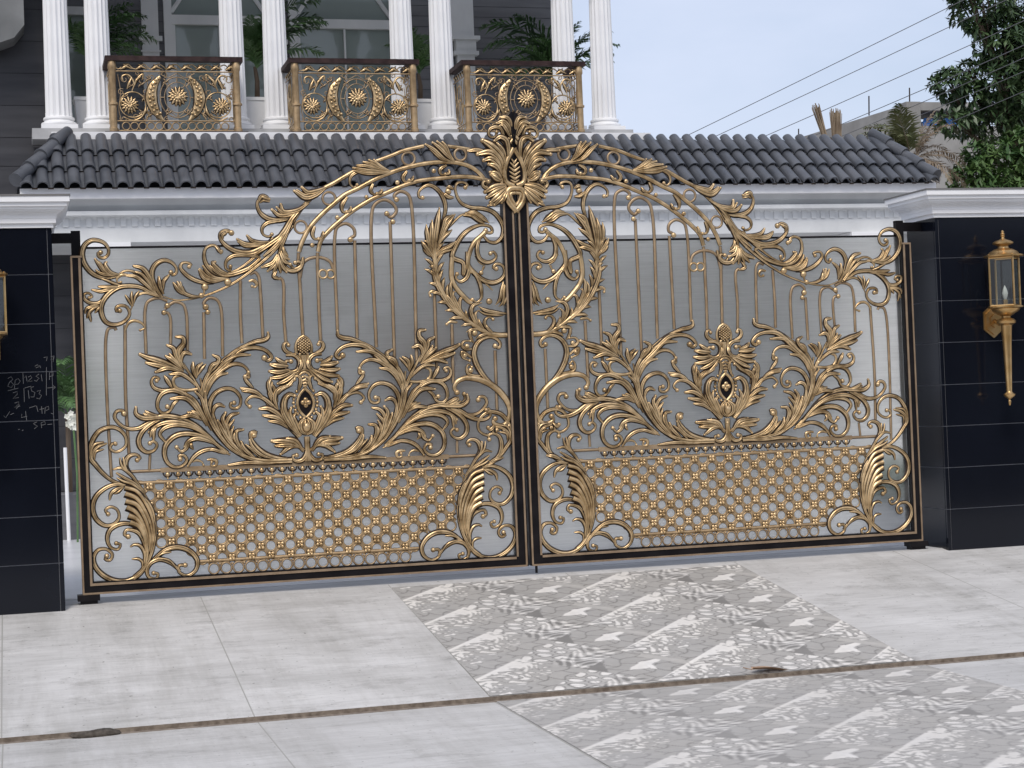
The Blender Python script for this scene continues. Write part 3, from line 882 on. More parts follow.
 'med': '''
u 10.7 -1602 1738 -1638 1715 -1662 1666 -1660 1612
u 10.0 -1635 1569 -1635 1607 -1603 1626
u 18.6 -1603 1601 -1606 1504
f 14.9 -1635 1573 -1630 1531 -1650 1494
v 17.8 -1736 1605 -1680 1603 -1645 1574 -1639 1532 -1661 1492 -1701 1482 -1738 1500 -1750 1535 -1731 1563 -1701 1559
v 14.3 -1692 1613 -1733 1631 -1749 1660 -1743 1687 -1721 1693 -1715 1674
f 16.3 -1728 1543 -1777 1559 -1806 1583
f 20.6 -1720 1526 -1787 1528 -1846 1540
f 19.1 -1713 1501 -1789 1485 -1857 1493
f 17.7 -1680 1490 -1773 1453 -1850 1445
f 17.7 -1663 1482 -1741 1427 -1802 1402
f 14.7 -1656 1470 -1725 1393 -1777 1361 -1824 1312
u 10.0 -1664 1462 -1642 1492 -1597 1501
u 9.3 -1643 1457 -1626 1474 -1598 1480
u 8.6 -1632 1438 -1599 1455
u 8.6 -1626 1416 -1600 1428
u 8.6 -1623 1396 -1599 1403
u 8.6 -1621 1377 -1600 1380
v 14.3 -1656 1349 -1637 1415 -1648 1448 -1673 1451 -1682 1429
u 10.7 -1602 1368 -1646 1321 -1666 1264 -1652 1205 -1610 1155
f 22.3 -1653 1022 -1720 1124 -1766 1226 -1755 1292 -1721 1324 -1684 1313
f 17.8 -1653 1022 -1704 1115 -1726 1191 -1714 1228
f 17.8 -1648 1030 -1679 1106 -1700 1165 -1680 1191
f 17.8 -1657 1022 -1737 1117 -1776 1202 -1778 1260
t 16.9 -1662 1018 -1746 1109 -1849 1229 -1929 1324 -1992 1392 -2024 1418
v 15.5 -1777 1160 -1849 1254 -1929 1315 -1995 1318 -2031 1278 -2005 1248
f 16.1 -1897 1298 -1961 1350 -2063 1380
f 16.1 -1929 1324 -1994 1359 -2051 1361
f 19.1 -1746 1113 -1818 1195 -1883 1231 -1937 1229
f 17.7 -1738 1100 -1819 1162 -1914 1182
f 14.7 -1722 1074 -1803 1128 -1874 1141
f 17.8 -1808 1219 -1830 1303 -1811 1353 -1739 1390
f 16.2 -1840 1262 -1862 1346 -1842 1412
v 13.4 -1977 1375 -2031 1452 -2005 1492
f 17.7 -1813 1279 -1860 1356 -1866 1414 -1849 1437
f 16.3 -1809 1271 -1815 1329 -1768 1369 -1704 1394
f 13.2 -1829 1305 -1830 1372 -1854 1406
f 19.3 -1606 1032 -1647 1063 -1652 1113 -1623 1147
f 14.9 -1606 1036 -1625 1095 -1615 1137
u 17.9 -1609 1020 -1609 919 -1615 845
f 19.2 -1636 912 -1692 990 -1770 1012
f 22.1 -1644 934 -1726 983 -1858 999
f 17.7 -1652 946 -1743 963 -1835 963
f 16.3 -1660 955 -1708 999 -1741 1017
v 16.4 -1610 953 -1622 887 -1655 851 -1705 856 -1713 887 -1686 890
f 16.2 -1623 920 -1676 956 -1735 950 -1800 903
''',
 'crest': '''
f 17.6 -13 3183 -23 3265 -49 3298 -95 3300
f 17.6 -16 3168 -38 3235 -77 3269 -124 3256
f 16.0 -23 3148 -57 3209 -86 3246 -103 3235
v 14.5 -43 3110 -76 3170 -88 3213 -132 3230 -177 3213 -187 3179 -171 3154 -135 3161 -126 3192
f 20.8 -48 2988 -47 3084 -64 3135 -108 3153 -147 3125
v 13.7 -54 3049 -74 3118 -117 3148 -150 3118 -138 3084 -98 3071
f 17.6 -64 2971 -86 3049 -128 3110
f 31.8 -70 2941 -105 3015 -173 3084 -236 3128
f 23.9 -85 2945 -140 3023 -192 3075
f 27.0 -90 2907 -119 2989 -184 3041 -278 3030
f 25.5 -94 2885 -134 2963 -186 2996 -231 2985
f 23.9 -98 2868 -144 2937 -196 2956
f 20.7 -103 2850 -146 2885 -188 2896
f 17.4 -184 3039 -281 3058 -348 3054
v 18.2 -101 2850 -112 2799 -159 2780 -213 2778 -247 2800 -237 2830 -204 2827
f 23.9 -103 2833 -139 2842 -182 2877
u 18.3 -4 3073 -57 2980 -79 2894 -66 2824 -11 2796
t 11.5 4 2932 -33 2969
t 11.5 2 2904 -41 2937
t 11.5 2 2874 -42 2904
t 11.5 2 2846 -41 2872
t 11.5 2 2822 -33 2840
t 9.9 3 2962 -21 2995
u 11.5 -42 3135 -3 3174
u 11.5 -37 3097 -1 3144
u 10.0 -41 3304 5 3343
f 25.5 -69 2805 -150 2793 -231 2752
f 23.9 -69 2792 -142 2758 -220 2711
f 23.9 -68 2783 -125 2732 -195 2674
f 22.3 -63 2775 -108 2715 -166 2657
f 19.2 -62 2766 -89 2715 -112 2673
f 12.7 -155 2672 -213 2651
u 19.9 0 2779 -39 2776 -67 2745 -58 2688 -22 2636 5 2608
u 12.2 -2 2744 -38 2736 -27 2688 1 2646
u 9.2 -67 2684 -8 2597
''',
}
CHALKS = '''
-3643 1500 -3622 1511 -3610 1493 -3634 1473 -3645 1447 -3622 1438 -3607 1458 -3627 1482
-3603 1428 -3596 1486 -3576 1497 -3563 1479 -3577 1460 -3597 1458
-3544 1540 -3543 1461
-3533 1501 -3524 1515 -3519 1478
-3511 1504 -3494 1514 -3487 1500 -3515 1472 -3485 1478
-3439 1523 -3460 1509 -3440 1493 -3458 1474 -3471 1481
-3425 1519 -3420 1474
-3389 1567 -3396 1377
-3372 1481 -3370 1531 -3346 1534 -3347 1509 -3371 1503
-3404 1632 -3380 1637 -3388 1609
-3358 1636 -3335 1643 -3340 1618 -3360 1615 -3339 1639 -3344 1601
-3464 1576 -3447 1586 -3437 1572 -3458 1565
-3433 1582 -3427 1564
-3646 1417 -3578 1432
-3613 1402 -3585 1410 -3586 1391 -3614 1364 -3577 1369
-3541 1431 -3541 1338
-3537 1431 -3493 1443
-3514 1416 -3509 1360
-3476 1439 -3496 1433 -3490 1408 -3470 1400 -3478 1369 -3499 1370
-3456 1407 -3432 1413 -3444 1389 -3427 1378 -3441 1354 -3462 1361
-3388 1426 -3336 1431
-3349 1442 -3334 1429 -3354 1414
-3605 1332 -3578 1341 -3578 1324 -3606 1304 -3569 1309
-3596 1293 -3572 1320
-3511 1296 -3467 1309
-3463 1309 -3455 1269
-3444 1283 -3413 1289
-3430 1304 -3428 1254
-3411 1254 -3406 1296 -3385 1302 -3383 1281 -3403 1275
-3370 1256 -3356 1248
-3679 1250 -3666 1236 -3638 1277
-3635 1256 -3611 1265
-3560 1256 -3565 1232 -3527 1241
-3536 1276 -3531 1213
-3488 1190 -3464 1199
-3485 1186 -3461 1171 -3483 1154
-3435 1158 -3437 1193 -3413 1201 -3410 1180 -3434 1177
-3396 1179 -3366 1181
-3588 1152 -3578 1155
-3564 1144 -3554 1150
'''


# ------------------------------------------------------------------ ground
ZF = -0.066          # courtyard level, under the gate
ZS = -0.478          # street pavement level
SL = 0.138           # ramp slope
mb = MB(); mb.box(-150, -150, -1.0, 150, 220, -0.62); structure(mb.build('ground', EARTH, smooth=False))
mb = MB(); mb.box(-60, -40, -0.64, 60, -9.5, -0.56); structure(mb.build('road', ASPH, smooth=False))
mb = MB(); mb.box(-20, -9.5, -0.66, 20, -2.935, ZS); structure(mb.build('pavement', CEM2, smooth=False))
# ramp slab with a thick lip over the dirt joint
mb = MB()
y0, y1 = -2.85, -0.03
z0r, z1r = ZF + SL * y0, ZF
mb.prism([(-9, 0), (-9, 0)], 0, 0) if False else None
b = len(mb.v)
mb.v += [(-9, y0, z0r), (9, y0, z0r), (9, y1, z1r), (-9, y1, z1r), (-9, y0, -0.66), (9, y0, -0.66), (9, y1, -0.66), (-9, y1, -0.66)]
for q in ((0, 1, 2, 3), (4, 5, 1, 0), (7, 6, 5, 4), (5, 6, 2, 1), (7, 4, 0, 3), (6, 7, 3, 2)):
    mb.face(q, 1 if q == (4, 5, 1, 0) else 0)
structure(mb.build('driveway_ramp', [CEM1, DIRT], smooth=False))
mb = MB(); mb.box(-20, -2.934, -0.66, 20, -2.851, ZS - 0.004); structure(mb.build('dirt_joint', DIRT, smooth=False))
mb = MB(); mb.box(-9, -0.028, -0.66, 9, 0.42, ZF - 0.002); structure(mb.build('shaded_floor_strip', mat('shade_grey_floor', (0.40, 0.395, 0.385), 0.75, 0, 0.5, (0.50, 0.50, 0.495), 3, stretch=(.5, 2, 2)), smooth=False))  # floor under the gate, with the gate's shade painted in as grey
mb = MB(); mb.box(-9, 0.424, -0.66, 9, 14, ZF - 0.001); structure(mb.build('courtyard_floor', FLOORT, smooth=False))

# patchwork printed tile carpet: one repeat is 1.333 x 0.665 m
def sd(x, a, b): return np.clip((x - a) / (b - a), 0, 1)
def vnoise(x, y, f, seed=0):
    """smooth value noise in numpy"""
    x = x * f + 31.7 * seed; y = y * f + 17.3 * seed
    xi = np.floor(x); yi = np.floor(y); fx_ = x - xi; fy_ = y - yi
    fx_ = fx_ * fx_ * (3 - 2 * fx_); fy_ = fy_ * fy_ * (3 - 2 * fy_)
    h = lambda a, b_: np.mod(np.sin(a * 127.1 + b_ * 311.7 + seed) * 43758.5453, 1.0)
    return (h(xi, yi) * (1 - fx_) + h(xi + 1, yi) * fx_) * (1 - fy_) + (h(xi, yi + 1) * (1 - fx_) + h(xi + 1, yi + 1) * fx_) * fy_
def patchwork(x, y):
    P = 0.6665
    xp = np.mod(x, 2 * P); yp = np.mod(y, P)                 # the print repeats tile for tile
    wx = 0.016 * np.sin(2 * PI * (3 * yp / P) + 1.3) ; wy = 0.016 * np.sin(2 * PI * (2 * xp / P) + .4)
    a = (x + 0.045) + y + 0.82; b_ = (x + 0.045) - (y + 0.82)
    i = np.floor(a / P); j = np.floor(b_ / P)
    u = a / P - i; v = b_ / P - j               # inside one rotated patch
    k = np.mod(i + j, 4)
    uw = u + wx * 2; vw = v + wy * 2
    A = u + (k == 1)
    # 0,1: a sharp white wedge two patches long, white leaves thinning out below it
    h = np.sin(uw * 21 + 3.0 * np.sin(vw * 14 + 1)) * np.sin(vw * 20 + 2.6 * np.sin(uw * 16 + 1.0)) + .25 * np.sin(uw * 37) * np.sin(vw * 33)
    thr = -0.22 + 1.35 * v
    s0 = np.where(h > thr, 0.70, np.where(h > thr - .30, 0.23, 0.39))
    ur = u + .05 * np.sin(9 * v); vr = v + .06 * np.sin(11 * u + 1)
    hu = np.abs(np.mod(ur * 3.0 + 0.5 * np.floor(vr * 4.1), 1) - 0.5); hv = np.abs(np.mod(vr * 4.1, 1) - 0.5)
    room = np.where((hu > 0.465) | (hv > 0.45), 0.24, 0.39)
    s0 = np.where(v > .68 + .08 * np.sin(u * 13), room, s0)
    s0 = np.where((v < 0.055 * A) & (A < 1.80), 0.74, s0)
    s0 = np.where((A > 1.62) & (A < 1.86) & (v > .02) & (v < .26), 0.72, s0)
    # 2: pebbles and tight scrolls
    pu = np.mod(uw * 4.6, 1) - 0.5; pv = np.mod(vw * 4.6 + 0.5 * np.mod(np.floor(uw * 4.6), 2), 1) - 0.5
    d2 = np.sqrt((pu + .12 * np.sin(9 * v)) ** 2 + (pv * .9) ** 2) + .16 * (vnoise(xp, yp, 22, 7) - .5)
    s2 = np.where(d2 < 0.31, 0.66, np.where(d2 < 0.41, 0.27, 0.44))
    h2 = np.sin(uw * 26 + 3 * np.sin(vw * 11)) * np.sin(vw * 24 + 2 * np.sin(uw * 9))
    s2 = np.where(v > 0.48, np.where(h2 > .30, 0.27, np.where(h2 < -.45, .58, 0.46)), s2)
    # 3: outlined rooms, dark triangle, white winged leaf
    s3 = np.where((hu > 0.465) | (hv > 0.455), 0.25, 0.38)
    s3 = np.where((u + v * 1.3 < 0.42), 0.27, s3)
    du = u - 0.56; dv = v - 0.56
    star = (np.abs(du + .5 * dv) ** 0.7 * 0.8 + np.abs(dv - .2 * du) ** 0.7 * 1.3) < 0.40 + .22 * (vnoise(xp, yp, 19, 5) - .5) + .06 * np.sin(14 * u + 2)
    s3 = np.where(star, 0.72, s3)
    s3 = np.where((u > .86) & (v > .3), 0.45, s3)
    s = np.where(k < 2, s0, np.where(k == 2, s2, s3))
    # printed wear
    n = vnoise(xp, yp, 26, 1) * .5 + vnoise(xp, yp, 60, 2) * .5
    s = np.where(s > .55, .74, np.where(s < .30, .19, s * .97)) * (0.90 + 0.2 * n)
    jx = np.abs(np.mod(x + 1.07 + P / 2, P) - P / 2); jy = np.abs(np.mod(y + 0.12 + P / 2, P) - P / 2)
    s = np.where((jx < 0.0025) | (jy < 0.0025), 0.32, s)
    hue = vnoise(xp, yp, 5, 4)[..., None]
    return s[..., None] * (np.array([1.04, 0.985, 0.90]) * (1 - hue) + np.array([1.03, 0.99, 0.93]) * hue)
def carpet(name, x0, x1, y0, y1, zf, m, st=0.0085):
    nx = int((x1 - x0) / st) + 1; ny = int((y1 - y0) / st) + 1
    X, Y = np.meshgrid(np.linspace(x0, x1, nx), np.linspace(y0, y1, ny))
    col = 0
    for ox, oy in ((-.3, -.3), (.3, -.3), (-.3, .3), (.3, .3)):
        col = col + patchwork(X + ox * st, Y + oy * st) / 4
    Z = zf(Y)
    V = np.stack([X, Y, Z], -1).reshape(-1, 3)
    I = np.arange(nx * ny).reshape(ny, nx)
    F = np.stack([I[:-1, :-1], I[:-1, 1:], I[1:, 1:], I[1:, :-1]], -1).reshape(-1, 4)
    me = bpy.data.meshes.new(name)
    me.vertices.add(len(V)); me.vertices.foreach_set('co', V.ravel())
    me.loops.add(F.size); me.loops.foreach_set('vertex_index', F.ravel())
    me.polygons.add(len(F)); me.polygons.foreach_set('loop_start', np.arange(0, F.size, 4)); me.polygons.foreach_set('loop_total', np.full(len(F), 4))
    me.update(calc_edges=True)
    at = me.color_attributes.new('print', 'FLOAT_COLOR', 'POINT')
    rgba = np.concatenate([col.reshape(-1, 3), np.ones((nx * ny, 1))], 1)
    at.data.foreach_set('color', rgba.ravel())
    me.materials.append(m)
    o = bpy.data.objects.new(name, me); C.objects.link(o)
    return structure(o)
carpet('patterned_tile_strip', -1.07, 1.598, -2.848, -0.06, lambda Y: ZF + SL * Y + 0.004, PRINT1)
carpet('patterned_pavement_strip', -1.055, 1.615, -9.0, -2.938, lambda Y: Y * 0 + ZS + 0.004, PRINT2, 0.011)

# ------------------------------------------------------------------ gate pillars
def cornice(mb, x0, x1, y0, y1, zb, layers, mi=0):
    for (d, h0, h1) in layers:
        mb.box(x0 - d, y0 - d, zb + h0, x1 + d, y1 + d, zb + h1, mi)
def pillar(x0, x1, yf, yb, label):
    t = empty('gate_pillar', ((x0 + x1) / 2, (yf + yb) / 2, ZF))
    ox, oy, oz = t.location
    J = [0.24, 0.563, 0.886, 1.209, 1.538, 1.863, 2.197]
    zs = [-0.45] + J + [2.512]
    mb = MB(); g = 0.0028
    mb.box(x0 + .004 - ox, yf + .004 - oy, -0.45 - oz, x1 - .004 - ox, yb - .004 - oy, 2.5 - oz, 1)
    corner = x0 if x0 > 0 else x1
    for a, b_ in zip(zs[:-1], zs[1:]):
        # front tiles, split off the corner strip
        if x0 > 0: segs = [(x0 + 0.002, x0 + 0.030), (x0 + 0.034, x1)]
        else: segs = [(x0, x1 - 0.034), (x1 - 0.030, x1 - 0.002)]
        for p, q in segs: mb.box(p - ox, yf - oy, a + g - oz, q - ox, yf + .02 - oy, b_ - g - oz, 0)
        xs = x0 if x0 > 0 else x1 - .02
        mb.box(xs - ox, yf + 0.024 - oy, a + g - oz, xs + .02 - ox, yb - oy, b_ - g - oz, 0)
    mb.build('tiled_shaft', [BTILE, GROUT], t, smooth=False)
    mb = MB()
    cornice(mb, x0 - ox, x1 - ox, yf - oy, yb - oy, 2.512 - oz, [(0.012, 0.0, 0.030), (0.030, 0.030, 0.062)])
    # ogee swept as stepped rings
    prev = 0.034
    for k in range(8):
        a = k / 8
        d = 0.034 + 0.060 * (a - 0.14 * math.sin(2 * PI * a))
        mb.box(x0 - d - ox, yf - d - oy, 2.574 + 0.075 * a - oz, x1 + d - ox, yb + d - oy, 2.574 + 0.075 * (a + 1 / 8) - oz)
    cornice(mb, x0 - ox, x1 - ox, yf - oy, yb - oy, 2.512 - oz, [(0.104, 0.137, 0.165), (0.122, 0.165, 0.203)])
    mb.build('cornice_cap', WHITE, t, smooth=False)
    mb = MB(); mb.box(x0 - .128 - ox, yf - .128 - oy, 2.7152 - oz, x1 + .128 - ox, yb + .128 - oy, 2.727 - oz)
    mb.build('coping_edge', mat('grey_coping', (0.16, 0.155, 0.15), 0.7), t, smooth=False)
    return tag(t, label, 'pillar', 'black tiled gate pillars')
PL = pillar(-5.3, -3.322, -0.17, 0.55, 'black tiled gate pillar with chalk scribbles, left of the gate')
PR = pillar(3.345, 5.3, -0.135, 0.32, 'black tiled gate pillar with clean face and full lantern, right of the gate')
# chalk figures on the left pillar
mb = MB()
for ln in CHALKS.strip().splitlines():
    q = list(map(int, ln.split()))
    pts = [(q[i] / 1000, -0.1712, q[i + 1] / 1000) for i in range(0, len(q), 2)]
    mb.tube([Vector(p) - PL.location for p in pts], 0.0014, 4)
mb.build('chalk_writing', CHALK, PL)

# ------------------------------------------------------------------ gate leaves
XM = -1.607
def lines(part):
    for ln in ORN[part].strip().splitlines():
        q = ln.split()
        W = tuple(map(float, q[1].split(','))) if ',' in q[1] else float(q[1])
        yield q[0], W, list(map(int, q[2:]))

def gate_leaf(fx, label):
    T = empty('gate_leaf', (3.2 * -fx, 0, 0))
    off = -T.location
    T.location.y = 0.026          # the face of the frame, not its core, stands on the gate line
    def fin(mb, name, mats, smooth=True, parent=T, fix=True):
        mb.v = [(x + off.x, y + off.y, z + off.z) for x, y, z in mb.v]
        o = mb.build(name, mats, parent, smooth)
        if fix: flip_fix(o)
        return o
    B = lambda mb, x0, y0, z0, x1, y1, z1, mi=0: mb.box(min(x0 * fx, x1 * fx), y0, z0, max(x0 * fx, x1 * fx), y1, z1, mi)
    # frame (black box section)
    mb = MB()
    B(mb, -3.197, -0.030, 0.0, -3.122, 0.045, 2.330)
    B(mb, -3.122, -0.028, 0.003, -0.100, 0.043, 0.083)
    B(mb, -0.100, -0.030, 0.0, -0.0075, 0.045, 2.84)
    B(mb, -0.062, -0.030, 2.84, -0.0075, 0.045, 3.22)
    mb.prism([(-0.062 * fx, 3.22), (-0.0075 * fx, 3.22), (-0.0075 * fx, 3.345), (-0.012 * fx, 3.345), (-0.060 * fx, 3.262)][::int(fx)], -0.030, 0.045)
    fr = fin(mb, 'frame', BLACK, False)
    mb = MB()
    mb.prism([(q[0] * fx, q[1]) for q in ((-0.002, 3.352), (-0.046, 3.308), (-0.028, 3.235), (-0.002, 3.10))][::-int(fx)], -0.062, -0.031)
    fin(mb, 'spear_head', BLACK, False, fr)
    # raised gold lines of the frame
    mb = MB()
    B(mb, -3.200, -0.036, -0.003, -3.188, 0.048, 2.333)          # outer edge
    B(mb, -3.188, -0.036, 2.320, -3.122, 0.040, 2.334)
    B(mb, -3.188, -0.036, -0.003, -0.019, 0.040, 0.010)
    B(mb, -3.148, -0.036, 0.056, -3.132, -0.026, 2.318)
    B(mb, -3.132, -0.0362, 0.056, -0.0995, -0.026, 0.073)
    B(mb, -0.0975, -0.036, 0.0735, -0.083, -0.026, 2.80)
    B(mb, -0.030, -0.0365, 0.0105, -0.017, -0.026, 2.74)
    fin(mb, 'gold_trim', TRIM, False, fr)
    # hinge post and arm, roller foot
    mb = MB()
    B(mb, -3.188, 0.052, -0.03, -3.125, 0.10, 2.515)
    B(mb, -3.36, 0.055, 2.43, -3.188, 0.095, 2.50)
    fin(mb, 'hinge_arm', BLACK, False)
    mb = MB()
    B(mb, -3.235, -0.050, -0.045, -3.085, 0.065, -0.004)
    B(mb, -3.215, -0.040, ZF - 0.004, -3.10, 0.055, -0.045)
    fin(mb, 'roller_foot', BLACK, False)
    # frosted sheet and its top bar
    mb = MB(); B(mb, -3.121, 0.016, 0.084, -0.101, 0.022, 2.384); fin(mb, 'frosted_panel', FROST, False)
    mb = MB(); B(mb, -3.121, 0.010, 2.384, -0.101, 0.026, 2.398); fin(mb, 'panel_top_bar', BLACK, False)
    # bars
    for kind, W, P in lines('bar'):
        mb = MB(); draw(mb, kind, W, P, 0.004, fx); fin(mb, 'bar', [BRONZE, PATINA_SHADE])
    for nm in ('arch', 'arch2', 'arch3'):
        for kind, W, P in lines(nm):
            mb = MB(); draw(mb, kind, W, P, -0.002, fx); fin(mb, 'arch_rail', [GOLD, PATINA_SHADE])
    for kind, W, P in lines('ring'):
        mb = MB(); draw(mb, kind, W, P, 0.0, fx); fin(mb, 'ring', [BRONZE, PATINA_SHADE])
    mb = MB()
    for kind, W, P in lines('top'): draw(mb, kind, W, P, -0.006, fx)
    fin(mb, 'top_scrollwork', [GOLD, PATINA_SHADE])
    for kind, W, P in lines('curl'):
        mb = MB(); draw(mb, kind, W, P, -0.004, fx); fin(mb, 'curl', [GOLD, PATINA_SHADE])
    for kind, W, P in lines('bead'):
        mb = MB(); draw(mb, kind, W, P, -0.004, fx); fin(mb, 'bead', [GOLD, PATINA_SHADE])
    hk_ = list(lines('hook'))
    for i in range(0, len(hk_), 2):
        mb = MB()
        for kind, W, P in hk_[i:i + 2]: draw(mb, kind, W, P, -0.004, fx)
        fin(mb, 'arch_scroll', [GOLD, PATINA_SHADE])
    for nm in ('leafd', 'leafe'):
        mb = MB()
        for kind, W, P in lines(nm): draw(mb, kind, W, P, -0.006, fx)
        fin(mb, 'arch_leaf', [GOLD, PATINA_SHADE])
    mb = MB()
    for kind, W, P in lines('mid'): draw(mb, kind, W, P, -0.006, fx)
    # leaf fringe of the leafy wreath: pointed leaflets on both sides of its stem, growing upwards
    for kind, W, P in lines('mid'):
        if kind != 'u' or len(P) < 20: continue
        st = [(P[i] / 1000, P[i + 1] / 1000) for i in range(0, len(P), 2)][::-1]
        d, _w = spline(st, [0] * len(st)); acc = 0; nxt = 0.10; sg = 1; rg = random.Random(3)
        for i in range(1, len(d) - 3):
            dx, dz = d[i + 1][0] - d[i - 1][0], d[i + 1][1] - d[i - 1][1]; l_ = math.hypot(dx, dz); dx /= l_; dz /= l_
            acc += math.hypot(d[i][0] - d[i - 1][0], d[i][1] - d[i - 1][1])
            if acc < nxt: continue
            nxt = acc + 0.030; sg = -sg
            ln = rg.uniform(.075, .105); nx, nz = -dz * sg, dx * sg
            pts = [(d[i][0] + ln * (a * dx + b_ * nx), d[i][1] + ln * (a * dz + b_ * nz)) for a, b_ in ((0, 0), (.42, .20), (.78, .46), (.98, .74))]
            draw(mb, 's', 11.5, [c * 1000 for p_ in pts for c in p_], -0.006, fx)
    fin(mb, 'acanthus_loop', [GOLD, PATINA_SHADE])
    mb = MB()
    for kind, W, P in lines('crest'): draw(mb, kind, W, P, -0.040, fx)
    fin(mb, 'palmette_crest', [GOLD, PATINA_SHADE])
    for mir in (None, XM):
        mb = MB()
        for kind, W, P in lines('corner'): draw(mb, kind, W, P, -0.008, fx, mir)
        fin(mb, 'corner_acanthus', [GOLD, PATINA_SHADE])
        mb = MB()
        for kind, W, P in lines('wing'): draw(mb, kind, W, P, -0.008, fx, mir)
        fin(mb, 'acanthus_spray', [GOLD, PATINA_SHADE])
    # medallion
    mb = MB()
    for mir in (None, XM):
        for kind, W, P in lines('med'): draw(mb, kind, W, P, -0.014, fx, mir)
    mb.dome(XM * fx, 1.085, 0.036, -0.016, h=0.03, n=14, rings=4, rx=0.9)       # bud under the lens
    mb.dome(XM * fx, 0.985, 0.017, -0.016, h=0.02)
    for sx in (-1, 1):
        for q in range(9):
            t_ = -0.86 + 1.72 * q / 8
            mb.dome((XM + sx * (0.024 + 0.062 * math.cos(t_ * PI / 2) ** 0.9)) * fx, 1.262 + 0.125 * t_, 0.0125, -0.010, h=0.011, n=8, rings=2)
    M = fin(mb, 'medallion', [GOLD, PATINA_SHADE])
    mb = MB()
    mb.dome(XM * fx, 1.668, 0.064, -0.012, h=0.030, n=20, rings=5, mi=1, rx=0.80)
    for i in range(-6, 7):
        for j in range(-3, 4):
            if (i + j) % 2: continue
            ex, ez = j * 0.0125, i * 0.0095
            q = (ex / 0.048) ** 2 + (ez / 0.060) ** 2
            if q < 0.95: mb.dome((XM + ex) * fx, 1.668 + ez, 0.0078, -0.016 - 0.026 * math.sqrt(1 - q), h=0.009, n=6, rings=2)
    fin(mb, 'pine_cone', [GOLD, PATINA_SHADE], True, M)
    mb = MB()
    lens = []
    for k in range(25):
        t = -1 + 2 * k / 24
        lens.append((XM * fx + 0.062 * math.cos(t * PI / 2) ** 0.9 if abs(t) < 1 else XM * fx, 1.262 + 0.118 * t))
    pl = [(x, z) for x, z in lens] + [(2 * XM * fx - x, z) for x, z in reversed(lens[1:-1])]
    mb.prism(pl, -0.020, 0.0)
    cb = fin(mb, 'black_cabochon', BLACK, False, M)
    mb = MB()
    for k in range(4):
        a = PI / 2 * k
        mb.dome(XM * fx + 0.020 * math.cos(a), 1.262 + 0.020 * math.sin(a), 0.017, -0.021, h=0.012, n=12, rings=3)
    mb.dome(XM * fx, 1.262, 0.010, -0.030, h=0.010)
    fin(mb, 'rosette', [GOLD, PATINA_SHADE], True, cb)
    # rails, pendants, lattice, ring row
    mb = MB()
    mb.stroke([(-2.86 * fx, 0.828), (-0.355 * fx, 0.828)], [0.010, 0.010], 0.004); fin(mb, 'rail', [BRONZE, PATINA_SHADE])
    mb = MB()
    mb.stroke([(-2.82 * fx, 0.746), (-0.395 * fx, 0.746)], [0.011, 0.011], 0.004); fin(mb, 'rail', [LATG, PATINA_SHADE])
    mb = MB()
    mb.stroke([(-2.43 * fx, 0.176), (-0.785 * fx, 0.176)], [0.011, 0.011], 0.004); fin(mb, 'rail', [LATG, PATINA_SHADE])
    mb = MB()
    B(mb, -2.640, -0.012, 0.812, -0.575, 0.004, 0.846, 2)
    for k in range(28):
        x = -2.5927 + k * 0.07296
        pts = [((x + 0.031 * math.cos(a)) * fx, 0.812 + 0.034 * math.sin(a)) for a in [PI + PI * i / 10 for i in range(11)]]
        mb.stroke(pts, [0.0045] * 11, -0.002, mi=1, dense=True)
        mb.dome(x * fx, 0.797, 0.016, -0.004, h=0.012, n=8, rings=2)
        mb.dome(x * fx, 0.770, 0.007, -0.003, n=8, rings=2)
    fin(mb, 'pendant_band', [GOLD, PATINA_SHADE, BRONZE])
    mb = MB()
    px, pz, xh, zh = 0.0692, 0.0660, -2.4434, 0.5235
    def inside(x, z):
        xx = x if x < XM else 2 * XM - x
        if not (0.178 < z < 0.744): return False
        if z > 0.30: return xx > float(np.interp(z, [0.30, 0.42, 0.52, 0.62, 0.70, 0.75], [-2.64, -2.70, -2.715, -2.73, -2.78, -2.82]))
        return xx > float(np.interp(z, [0.17, 0.24, 0.28, 0.30], [-2.39, -2.43, -2.53, -2.64]))
    for i in range(-8, 34):
        for j in range(-7, 6):
            x = xh + i * px; z = zh + j * pz
            if (i + j) % 2 == 0:
                if inside(x, z): mb.ring(x * fx, z, 0.0380, 0.0062, 0.005, n=18)
                continue
            for sx in (-1, 1):
                x2, z2 = x + sx * px, z + pz
                e0, e1 = inside(x, z), inside(x2, z2)
                if e0 or e1:
                    p0, p1 = (x, z), (x2, z2)
                    p1 = (x + sx * px * min(1, (0.744 - z) / pz), min(z2, 0.744)) if e0 else p1
                    if not e0: p0 = ((x + x2) / 2, (z + z2) / 2)
                    elif not e1 and z2 < 0.744: p1 = ((x + x2) / 2, (z + z2) / 2)
                    mb.stroke([(p0[0] * fx, p0[1]), (p1[0] * fx, p1[1])], [0.0135, 0.0135], 0.008, dense=True, hk=0.5)
            if inside(x, z):
                for a in range(4):
                    t = PI / 4 + a * PI / 2
                    mb.dome((x + 0.0165 * math.cos(t)) * fx, z + 0.0165 * math.sin(t), 0.0135, -0.001, h=0.013, n=8, rings=2, mi=2)
                mb.dome(x * fx, z, 0.007, -0.008, h=0.008, n=6, rings=2, mi=2)
    fin(mb, 'lattice_panel', [LATG, PATINA_SHADE, GOLD])
    for k in range(17):
        mb = MB(); x = -2.2957 + k * 0.0859
        mb.ring(x * fx, 0.121, 0.0375, 0.0058, 0.004, n=20)
        mb.dome((x + 0.043) * fx, 0.150, 0.010, 0.004, h=0.008, n=6, rings=2)
        fin(mb, 'base_ring', [BRONZE, PATINA_SHADE])
